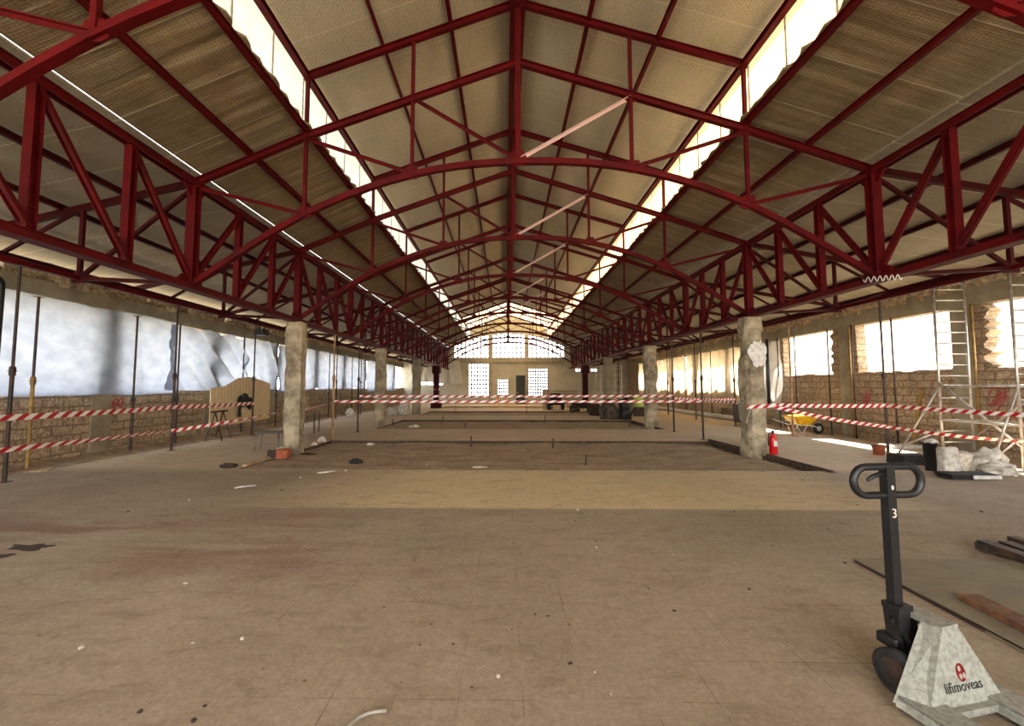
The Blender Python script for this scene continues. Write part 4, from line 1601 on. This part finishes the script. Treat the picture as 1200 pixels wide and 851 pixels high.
# ochre A-frame trestle behind the stabiliser
p = at(1083, 528, 2, 0)
t = thing('wooden_trestle', 'narrow orange-brown leaning timber behind the scaffold stabiliser', 'timber', (p.x + .2, p.y + .5, 0))
bm = BM()
bar(bm, (0, 0, .02), (.42, .1, 1.55), .07, .05)
obj('timber', bm, 'yellowsteel', t)

# wheelbarrow
def wheelbarrow(name, label, loc, rz, tubmat, framemat):
    t = thing(name, label, 'wheelbarrow', loc, rz)
    bm = BM()
    lo = [(-.28, -.18, .33), (.22, -.18, .33), (.22, .18, .33), (-.28, .18, .33)]
    hi = [(-.48, -.3, .6), (.5, -.32, .66), (.5, .32, .66), (-.48, .3, .6)]
    quadbox(bm, lo, hi)
    rim = hi + [hi[0]]
    tube(bm, rim, .014, 6)
    bmesh.ops.bevel(bm, geom=[e for e in bm.edges if e.calc_length() > .25 and abs(e.verts[0].co.z - e.verts[1].co.z) > .1], offset=.05, segments=3, affect='EDGES')
    obj('tub', bm, tubmat, t, False)
    bm = BM()
    lathe(bm, [(.11, -.035), (.17, -.04), (.185, -.02), (.185, .02), (.17, .04), (.11, .035)], 22, 0, .185, 'X')
    for v_ in bm.verts:
        v_.co.x, v_.co.y = v_.co.y + .62, v_.co.x
    w = obj('wheel', bm, 'rubber', t, True)
    bm = BM()
    lathe(bm, [(.02, -.05), (.112, -.03), (.112, .03), (.02, .05)], 16, 0, .185, 'X')
    for v_ in bm.verts:
        v_.co.x, v_.co.y = v_.co.y + .62, v_.co.x
    obj('rim', bm, framemat, w, True)
    for sy in (-1, 1):
        bm = BM()
        tube(bm, [(.64, sy * .06, .19), (.25, sy * .14, .3), (-.3, sy * .2, .32), (-.85, sy * .27, .5)], .016, 8)
        obj('handle', bm, framemat, t, True)
        bm = BM()
        tube(bm, [(.05, sy * .17, .31), (-.2, sy * .22, .015), (-.38, sy * .2, .32)], .014, 8)
        obj('leg', bm, framemat, t, True)
    return t
wheelbarrow('wheelbarrow', 'yellow wheelbarrow standing in the sun under the open window', (10.05, 14.75, 0), R(8), 'yellow', 'white')
wheelbarrow('wheelbarrow', 'dark wheelbarrow among the heaped tools near the far columns', (4.7, 26.2, 0), R(160), 'rubber', 'grey')
# the fire extinguisher
t = thing('fire_extinguisher', 'red fire extinguisher at the foot of the broken concrete column', 'fire extinguisher', (6.37, 10.36, 0))
bm = BM()
lathe(bm, [(.075, 0), (.085, .02), (.085, .36), (.075, .42), (.04, .47), (.03, .5)], 22)
obj('cylinder', bm, 'extred', t, True)
bm = BM()
plate(bm, [(-.035 + .0, .2), (.05, .2), (.05, .33), (-.035, .33)], 'Y', -.086, .003)
obj('paper_label', bm, 'white', t)
bm = BM()
lathe(bm, [(.028, .49), (.032, .51), (.032, .54), (.02, .56)], 12)
bar(bm, (-.02, 0, .56), (.09, 0, .585), .025, .012)
bar(bm, (-.02, 0, .54), (.08, 0, .53), .022, .01)
obj('valve', bm, 'black', t)
bm = BM()
tube(bm, [(-.02, 0, .53), (-.09, 0, .5), (-.115, 0, .38), (-.11, 0, .2)], .012, 8)
obj('hose', bm, 'black', t, True)
bm = BM()
lathe(bm, [(.16, 0), (.2, .03), (.2, .55), (.17, .6)], 18)
tag(obj('plastic_drum', bm, 'rubber', smooth=True, loc=(7.15, 12.6, 0)), 'black plastic drum behind the extinguisher', 'drum')
# grey machine crate left of the broken column
t = thing('site_generator', 'grey generator on small wheels by the tan sheets behind the broken column', 'generator', (10.0, 17.9, 0))
bm = BM()
box(bm, -.42, .42, -.35, .35, .14, .95, .03)
obj('housing', bm, 'grey', t)
for sx in (-1, 1):
    bm = BM()
    lathe(bm, [(.08, -.03), (.09, -.02), (.09, .02), (.08, .03)], 16, sx * .36, .09, 'X')
    for v_ in bm.verts:
        v_.co.y -= .3
    obj('wheel', bm, 'rubber', t, True)
bm = BM()
for i in range(5):
    box(bm, -.3, .3, -.365, -.35, .3 + i * .1, .35 + i * .1)
obj('grille', bm, 'black', t)
bm = BM()
pts = [(WR - .55 + .1 * noise.noise(Vector((0, i * .4, 0))), 18.6 + i * .7, .12) for i in range(24)]
tube(bm, pts, .12, 10)
tag(obj('rolled_sheet', bm, 'white', smooth=True), 'long roll of white plastic lying along the foot of the tan sheets', 'rolled sheet')

# ---------------------------------------------------------------- things on the left
p = at(316, 527, 2, 0)
t = thing('metal_stool', 'low metal stool with thin grey legs beside the flaking column', 'stool', (p.x, p.y, 0), .15)
bm = BM()
box(bm, -.28, .28, -.2, .2, .42, .45, .01)
obj('seat', bm, 'grey', t)
for sx in (-1, 1):
    for sy in (-1, 1):
        bm = BM()
        tube(bm, [(sx * .24, sy * .16, .43), (sx * .3, sy * .19, .0)], .013, 8)
        obj('leg', bm, 'grey', t, True)
t = thing('folding_chair', 'thin dark metal chair standing half behind the flaking column', 'chair', (-5.62, 11.2, 0), -.2)
bm = BM()
box(bm, -.2, .2, -.2, .2, .43, .46, .01)
obj('seat', bm, 'darksteel', t)
bm = BM()
box(bm, -.2, .2, .19, .21, .66, .86, .005)
obj('backrest', bm, 'darksteel', t)
for sx in (-1, 1):
    for a, b_ in (((sx * .2, -.2, 0), (sx * .2, -.19, .44)), ((sx * .2, .24, 0), (sx * .2, .2, .86))):
        bm = BM()
        tube(bm, [a, b_], .012, 8)
        obj('leg', bm, 'darksteel', t, True)
t = thing('work_table', 'thin-legged brown table beyond the flaking column', 'table', (-7.1, 14.9, 0), .1)
bm = BM()
box(bm, -.55, .55, -.3, .3, .72, .75)
obj('table_top', bm, 'brownwood', t)
for sx in (-1, 1):
    for sy in (-1, 1):
        bm = BM()
        bar(bm, (sx * .5, sy * .26, 0), (sx * .5, sy * .26, .72), .03)
        obj('leg', bm, 'darksteel', t)
# leaning thin trestle legs near the first wall posts
t = thing('sawhorse', 'dark metal sawhorse standing before the wooden panel', 'sawhorse', (-8.75, 13.0, 0), .3)
bm = BM()
bar(bm, (-.1, -.4, .85), (.1, .4, .85), .05, .05)
obj('beam', bm, 'darksteel', t)
for sx in (-1, 1):
    for sy in (-1, 1):
        bm = BM()
        bar(bm, (0, sy * .35, .84), (sx * .22, sy * .42, 0), .03)
        obj('leg', bm, 'darksteel', t)
p = at(331, 537, 2, 0)
bm = BM()
box(bm, -.14, .14, -.1, .12, 0, .2, .015)
rough(bm, .025, 8, 3)
tag(obj('brick_lump', bm, 'orange', loc=(p.x + .02, p.y, 0)), 'broken orange brick lying at the foot of the flaking column', 'brick')
bm = BM()
box(bm, -.11, .11, -.09, .09, 0, .17, .02)
rough(bm, .03, 8, 3, 4)
tag(obj('brick_lump', bm, 'darkdebris', loc=(p.x - .24, p.y + .06, 0)), 'dark clay lump touching the orange brick', 'brick')
bm = BM()
lump(bm, (0, 0, 0), (.13, .12, .13), .35, 3, 2, True, 8)
tag(obj('white_bag', bm, 'sack', smooth=True, loc=(-5.28, 10.05, .0)), 'small white plastic bag pressed against the flaking column', 'bag')
a, b_ = at(286, 547, 2, 0), at(318, 536, 2, 0)
bm = BM()
bar(bm, Vector((a.x, a.y, .022)), Vector((b_.x, b_.y, .022)), .09, .04)
tag(obj('timber_plank', bm, 'wood'), 'pale timber length on the floor leading to the orange brick', 'plank')
p = at(268, 548, 2, 0)
bm = BM()
lump(bm, (0, 0, 0), (.17, .1, .06), .5, 3, 2, True, 2)
tag(obj('rubble_lump', bm, 'darkdebris', loc=(p.x, p.y, 0)), 'dark rubble lump at the end of the pale timber', 'rubble')
# boards at the left edge
for i, (pa, pb, w, z, mt, lab) in enumerate((((-30, 557), (60, 551), .34, .012, 'wood', 'broad pale board lying flat by the sheeted wall'), ((0, 534), (16, 545), .09, .05, 'wood', 'narrow pale batten resting across the broad board'), ((-14, 538), (4, 548), .08, .05, 'brownwood', 'brown batten beside the pale one on the broad board'))):
    a, b_ = at(pa[0], pa[1], 2, 0), at(pb[0], pb[1], 2, 0)
    bm = BM()
    bar(bm, Vector((a.x, a.y, z)), Vector((b_.x, b_.y, z)), w, .022 if w > .2 else .035)
    tag(obj('timber_plank', bm, mt), lab, 'plank')
# drift of dirt along the sheeted wall
bm = BM()
g = []
for i in range(121):
    y = 4 + i * .25
    row = []
    for j in range(7):
        u = j / 6
        row.append(bm.verts.new((WL + .02 + u * (.55 + .12 * noise.noise(Vector((y * .7, 0, 0)))), y, .005 + max(0, .11 * (1 - u) ** 1.5 * (1 + .8 * noise.noise(Vector((y * 2, u * 2, 0))))) * (u < 1))))
    g.append(row)
for i in range(120):
    for j in range(6):
        bm.faces.new((g[i][j], g[i + 1][j], g[i + 1][j + 1], g[i][j + 1]))
tag(obj('dirt_drift', bm, 'dirt', smooth=True), 'drift of earth and rubble along the foot of the sheeted wall', 'dirt', kind='stuff')
# pieces near the pit edge
for px, py, s_, mt, lab in ((377, 519, (.11, .08, .12), 'sack', 'white and dark can lying at the pit corner by the tan prop'), (368, 523, (.07, .05, .08), 'debris', 'small pale lump beside the can at the pit corner'),
                            (417, 543, (.15, .1, .07), 'rubber', 'black crumpled rag lying in the near dirt pit'), (434, 522, (.09, .05, .05), 'debris', 'white plaster piece in the near pit close to the back edge'),
                            (485, 502, (.2, .1, .08), 'debris', 'long white plaster piece at the second pit'), (360, 533, (.2, .07, .03), 'darkdebris', 'dark flat shard behind the flaking column'),
                            (563, 549, (.16, .06, .03), 'debris', 'white paper scrap near the front edge of the dirt pit'), (553, 473.5, (.33, .25, .3), 'rubber', 'black bucket-sized lump on the floor before the far windows')):
    p = at(px, py, 2, -.03)
    bm = BM()
    lump(bm, (0, 0, 0), s_, .5, 3, 2, True, px)
    tag(obj('rubble_lump', bm, mt, loc=(p.x, p.y, -.03 if 8.3 < p.y < 12.8 else 0)), lab, 'rubble')
for px, py, s_, lab in ((460, 486, (.35, .25, .3), 'white plastic sack slumped on the floor before the brown column'), (474, 486, (.32, .28, .62), 'taller white plastic sack against the brown column'), (410, 488, (.26, .22, .3), 'white round tub lying on the aisle floor past the tan prop')):
    p = at(px, py, 2, 0)
    bm = BM()
    lump(bm, (0, 0, 0), s_, .35, 3, 2, True, px)
    tag(obj('plastic_sack', bm, 'sack', smooth=True, loc=(p.x, p.y, 0)), lab, 'sack')

# rebar stubs
for px, py, h, lean in ((552, 523, .26, .0), (648, 524, .2, 0), (686, 547, .22, .02), (461, 499, .25, -.03), (517, 495, .3, .12), (545, 503, .22, 0), (617, 484, .5, .0), (637, 497, .38, .1), (534, 483, .4, 0), (738, 500, .2, 0)):
    p = at(px, py, 2, -.05)
    bm = BM()
    tube(bm, [(0, 0, -.08), (lean, 0, h)], .018, 8)
    inpit = any(a < p.x < b_ and c < p.y < d for a, b_, c, d in PITS)
    tag(obj('rebar_stub', bm, 'darksteel', smooth=True, loc=(p.x, p.y, -.02 if inpit else 0)), 'short rusty bar sticking up out of the dug floor', 'metal bar', 'bars sticking up out of the dug floor')

# crumbs on the floor
rnd = random.Random(11)
base_l = None
bm = BM()
lump(bm, (0, 0, 0), (1, 1, .8), .5, 2, 2, True, 1)
wm = obj('plaster_crumb', bm, 'debris')
tag(wm, 'small white plaster crumb lying on the bare floor', 'rubble', 'white plaster crumbs on the floor')
bm = BM()
lump(bm, (0, 0, 0), (1, 1, .8), .5, 2, 2, True, 2)
dm = obj('dirt_crumb', bm, 'darkdebris')
tag(dm, 'small dark crumb of dirt lying on the bare floor', 'rubble', 'dark dirt crumbs on the floor')
whites = [(222, 586, .022), (217, 684, .02), (96, 759, .02), (284, 749, .018), (226, 754, .008), (272, 676, .01), (282, 690, .006), (699, 642, .015), (584, 793, .016), (697, 788, .006), (716, 814, .007),
          (677, 598, .018), (537, 561, .015), (405, 552, .03), (620, 497, .03), (500, 545, .02), (590, 560, .01), (352, 560, .02), (788, 651, .012)]
darks = [(240, 828, .014), (227, 845, .014), (164, 835, .016), (790, 716, .014), (668, 778, .015), (698, 635, .014), (674, 611, .012), (627, 720, .009), (642, 722, .009), (531, 755, .009), (492, 756, .008), (553, 806, .008),
         (600, 738, .007), (893, 553, .02), (940, 563, .018), (903, 570, .012), (990, 660, .02), (1005, 592, .015), (878, 691, .012), (831, 677, .01), (760, 690, .01), (480, 690, .007), (300, 692, .008), (1150, 600, .02),
         (545, 671, .006), (676, 571, .012), (860, 600, .015), (450, 712, .008), (330, 575, .02), (150, 600, .02), (970, 620, .012), (905, 640, .01), (610, 640, .01), (470, 800, .006)]
for src, L in ((wm, whites), (dm, darks)):
    for i, (px, py, r_) in enumerate(L):
        p = at(px, py, 2, 0)
        o = src if i == 0 else src.copy()
        if i:
            C.objects.link(o)
        o.location = (p.x, p.y, 0)
        r_ *= .8
        o.scale = (r_ * rnd.uniform(.8, 1.5), r_ * rnd.uniform(.7, 1.1), r_ * rnd.uniform(.5, .9))
        o.rotation_euler = (0, 0, rnd.uniform(0, 6))
# paper strip, hose, dark patch
bm = BM()
a = at(275, 572, 2, .01)
b_ = at(300, 569, 2, .01)
tube(bm, [a, a.lerp(b_, .3) + Vector((0, -.04, .012)), a.lerp(b_, .6) + Vector((0, .03, 0)), b_], .011, 6)
tag(obj('string_scrap', bm, 'white', smooth=True), 'curled white strip lying on the tiles before the pale timber', 'strip')
bm = BM()
a, b_ = at(372, 554, 2, .01), at(393, 551.5, 2, .012)
tube(bm, [Vector((a.x, a.y, -.0)), Vector(((a.x + b_.x) / 2, a.y + .05, .01)), Vector((b_.x, b_.y, 0))], .014, 6)
tag(obj('string_scrap', bm, 'white', smooth=True), 'long white strip at the front edge of the dirt pit', 'strip')
pts = [at(x, y, 2, .014) for x, y in ((400, 862), (412, 848), (420, 841), (431, 836), (443, 833.5), (453, 833))]
bm = BM()
tube(bm, pts, .009, 10)
tag(obj('hose_end', bm, 'hose', smooth=True), 'curved grey hose end on the tiles at the very front', 'hose')
for px, py, w, d, sd, lab in ((36, 641, .3, .1, 3, 'dark oily patch spilled on the tiles near the sheeted side'), (3, 652, .16, .07, 6, 'smaller dark patch on the tiles beside the oily one')):
    p = at(px, py, 2, 0)
    bm = BM()
    N = 40
    vs = []
    for i in range(N):
        a = 2 * math.pi * i / N
        k_ = .7 + .7 * noise.noise(Vector((math.cos(a) * 1.6, math.sin(a) * 1.6, sd)))
        vs.append((w * k_ * math.cos(a), d * k_ * math.sin(a)))
    plate(bm, vs, 'Z', .0015, .002)
    tag(obj('oil_patch', bm, 'brownwood' if False else 'darkdebris', loc=(p.x, p.y, 0)), lab, 'stain')

# ---------------------------------------------------------------- clutter before the end wall
t = thing('safety_railing', 'dark barred railing standing before the far end wall', 'railing', (4.9, 37.6, 0))
bm = BM()
for i in range(22):
    bar(bm, (-1.4 + i * .13, 0, .1), (-1.4 + i * .13, 0, 1.25), .025)
obj('baluster', bm, 'darksteel', t)['kind'] = 'stuff'
for z in (.2, .7, 1.25):
    bm = BM()
    bar(bm, (-1.45, 0, z), (1.4, 0, z), .05)
    obj('rail', bm, 'darksteel', t)
t = thing('mixer_cart', 'dark tar cooker cart with a big wheel among the far tools', 'cart', (3.5, 29.8, 0), .2)
bm = BM()
lathe(bm, [(.3, .35), (.42, .45), (.42, 1.0), (.3, 1.15)], 18)
obj('drum', bm, 'rubber', t, True)
for sx in (-1, 1):
    bm = BM()
    lathe(bm, [(.2, -.05), (.3, -.06), (.3, .06), (.2, .05)], 20, sx * .5, .3, 'X')
    obj('wheel', bm, 'rubber', t, True)
bm = BM()
bar(bm, (-.6, 0, .35), (.6, 0, .35), .07)
bar(bm, (0, -.2, .4), (-.9, -.5, .8), .05)
obj('axle_frame', bm, 'darksteel', t)
t = thing('cardboard_box', 'brown cardboard box stacked beside the far cart', 'box', (2.65 + .4, 30.9, 0))
bm = BM()
box(bm, -.35, .35, -.3, .3, 0, 1.35, .01)
obj('body', bm, 'wood', t)
bm = BM()
box(bm, -.05, .05, -.305, .305, .4, 1.352)
obj('packing_tape', bm, 'tansteel', t)
for i, (px, py, sz, mt, lab) in enumerate(((714, 491, (.5, .4, .62), 'heap', 'dark heap of rubble bags near the second open-window column'), (698, 487, (.42, .35, .45), 'darkdebris', 'low dark sack beside the heap of rubble bags'),
                                           (733, 491.5, (.32, .3, .72), 'black', 'tall black sack at the end of the rubble heap'), (674, 482, (.35, .3, .4), 'darkdebris', 'brown lump of rubble before the far cart'))):
    p = at(px, py, 2, 0)
    bm = BM()
    lump(bm, (0, 0, 0), sz, .5, 3, 2, True, 30 + i)
    tag(obj('rubble_sack', bm, mt, smooth=True, loc=(p.x, p.y, 0)), lab, 'sack')
t = thing('sawhorse', 'yellow sawhorse under the small bright far window', 'sawhorse', (-.25, 36.5, 0))
bm = BM()
bar(bm, (-.5, 0, .9), (.5, 0, .9), .09, .09)
obj('beam', bm, 'yellow', t)
for sx in (-1, 1):
    for sy in (-1, 1):
        bm = BM()
        bar(bm, (sx * .4, 0, .88), (sx * .5, sy * .3, 0), .06)
        obj('leg', bm, 'yellow', t)
t = thing('yellow_bag', 'yellow-green bag set on a dark stand past the rubble heap', 'bag', (7.3, 23.6, 0))
bm = BM()
lump(bm, (0, 0, .75), (.28, .2, .42), .35, 3, 2, False, 12)
obj('body', bm, simple('hi_vis', (205, 226, 110), .6), t, True)
bm = BM()
box(bm, -.25, .25, -.2, .2, 0, .5, .02)
obj('stand', bm, 'darksteel', t)
# white cable coils on the near open-side girder
bm = BM()
pts = [at(1012 + i * 1.0, 328 + 3.2 * math.sin(i * .9) - i * .08, 0, XR - .16) for i in range(46)]
tube(bm, pts, .008, 6)
tag(obj('cable_coil', bm, 'white', smooth=True), 'curly white cable lying along the girder above the broken column', 'cable')

# ---------------------------------------------------------------- outside
bm = BM()
v4 = [bm.verts.new(p) for p in ((-60, -40, -.22), (70, -40, -.22), (70, 90, -.22), (-60, 90, -.22))]
bm.faces.new(v4)
o = struct('ground', bm, 'ground')
bld = thing('apartment_building', 'pale building with window rows seen through the open window holes', 'building', (22, 24, -.2))
bm = BM()
box(bm, -2, 6, -22, 22, 0, 6.5)
obj('wall', bm, 'facade', bld)
for i in range(12):
    for j in range(2):
        bm = BM()
        box(bm, -2.05, -1.98, -20 + i * 3.4, -18.8 + i * 3.4, 1.4 + j * 2.6, 3.0 + j * 2.6)
        obj('window', bm, 'blind', bld)
bm = BM()
box(bm, -2.15, -2, -22, 22, 3.2, 3.45)
obj('ledge', bm, 'facade', bld)

# ---------------------------------------------------------------- light
w = bpy.data.worlds.new('World')
sc.world = w
w.use_nodes = True
nt = w.node_tree
bg = nt.nodes['Background']
tc = nd(nt, 'ShaderNodeTexCoord')
sp = nd(nt, 'ShaderNodeSeparateXYZ')
nt.links.new(tc.outputs['Generated'], sp.inputs[0])
cr = ramp(nt, sp.outputs['Z'], 0.0, .9, (1.0, .97, .92, 1), (.78, .86, 1.0, 1))
nt.links.new(cr, bg.inputs['Color'])
bg.inputs['Strength'].default_value = 4.4
sun = bpy.data.lights.new('Sun', 'SUN')
sun.energy = 20
sun.angle = R(1.0)
sun.color = (1, .93, .82)
so = bpy.data.objects.new('Sun', sun)
C.objects.link(so)
el = R(58)
d = Vector((-math.cos(el), -.12, -math.sin(el))).normalized()
so.rotation_euler = d.to_track_quat('-Z', 'Y').to_euler()
so.location = (20, 10, 20)

# ---------------------------------------------------------------- camera
cam = bpy.data.cameras.new('Camera')
cam.sensor_width = 36
cam.sensor_fit = 'HORIZONTAL'
cam.lens = FP / 1200 * 36
cam.shift_x = (600 - CX) / 1200
cam.shift_y = (CY - 425.5) / 1200
cam.clip_start = .02
cam.clip_end = 300
co = bpy.data.objects.new('Camera', cam)
C.objects.link(co)
co.matrix_world = Matrix(((Rt.x, Up.x, -Fw.x, EYE.x), (Rt.y, Up.y, -Fw.y, EYE.y), (Rt.z, Up.z, -Fw.z, EYE.z), (0, 0, 0, 1)))
sc.camera = co

sc.view_settings.view_transform = 'Standard'
sc.view_settings.look = 'None'
sc.view_settings.exposure = 1.0
sc.view_settings.gamma = 1
sc.view_settings.use_curve_mapping = False
cy = sc.cycles
cy.use_denoising = True
cy.max_bounces = 12
cy.diffuse_bounces = 7
cy.glossy_bounces = 3
cy.transmission_bounces = 6
cy.transparent_max_bounces = 8
cy.sample_clamp_indirect = 12
cy.caustics_reflective = False
cy.caustics_refractive = False
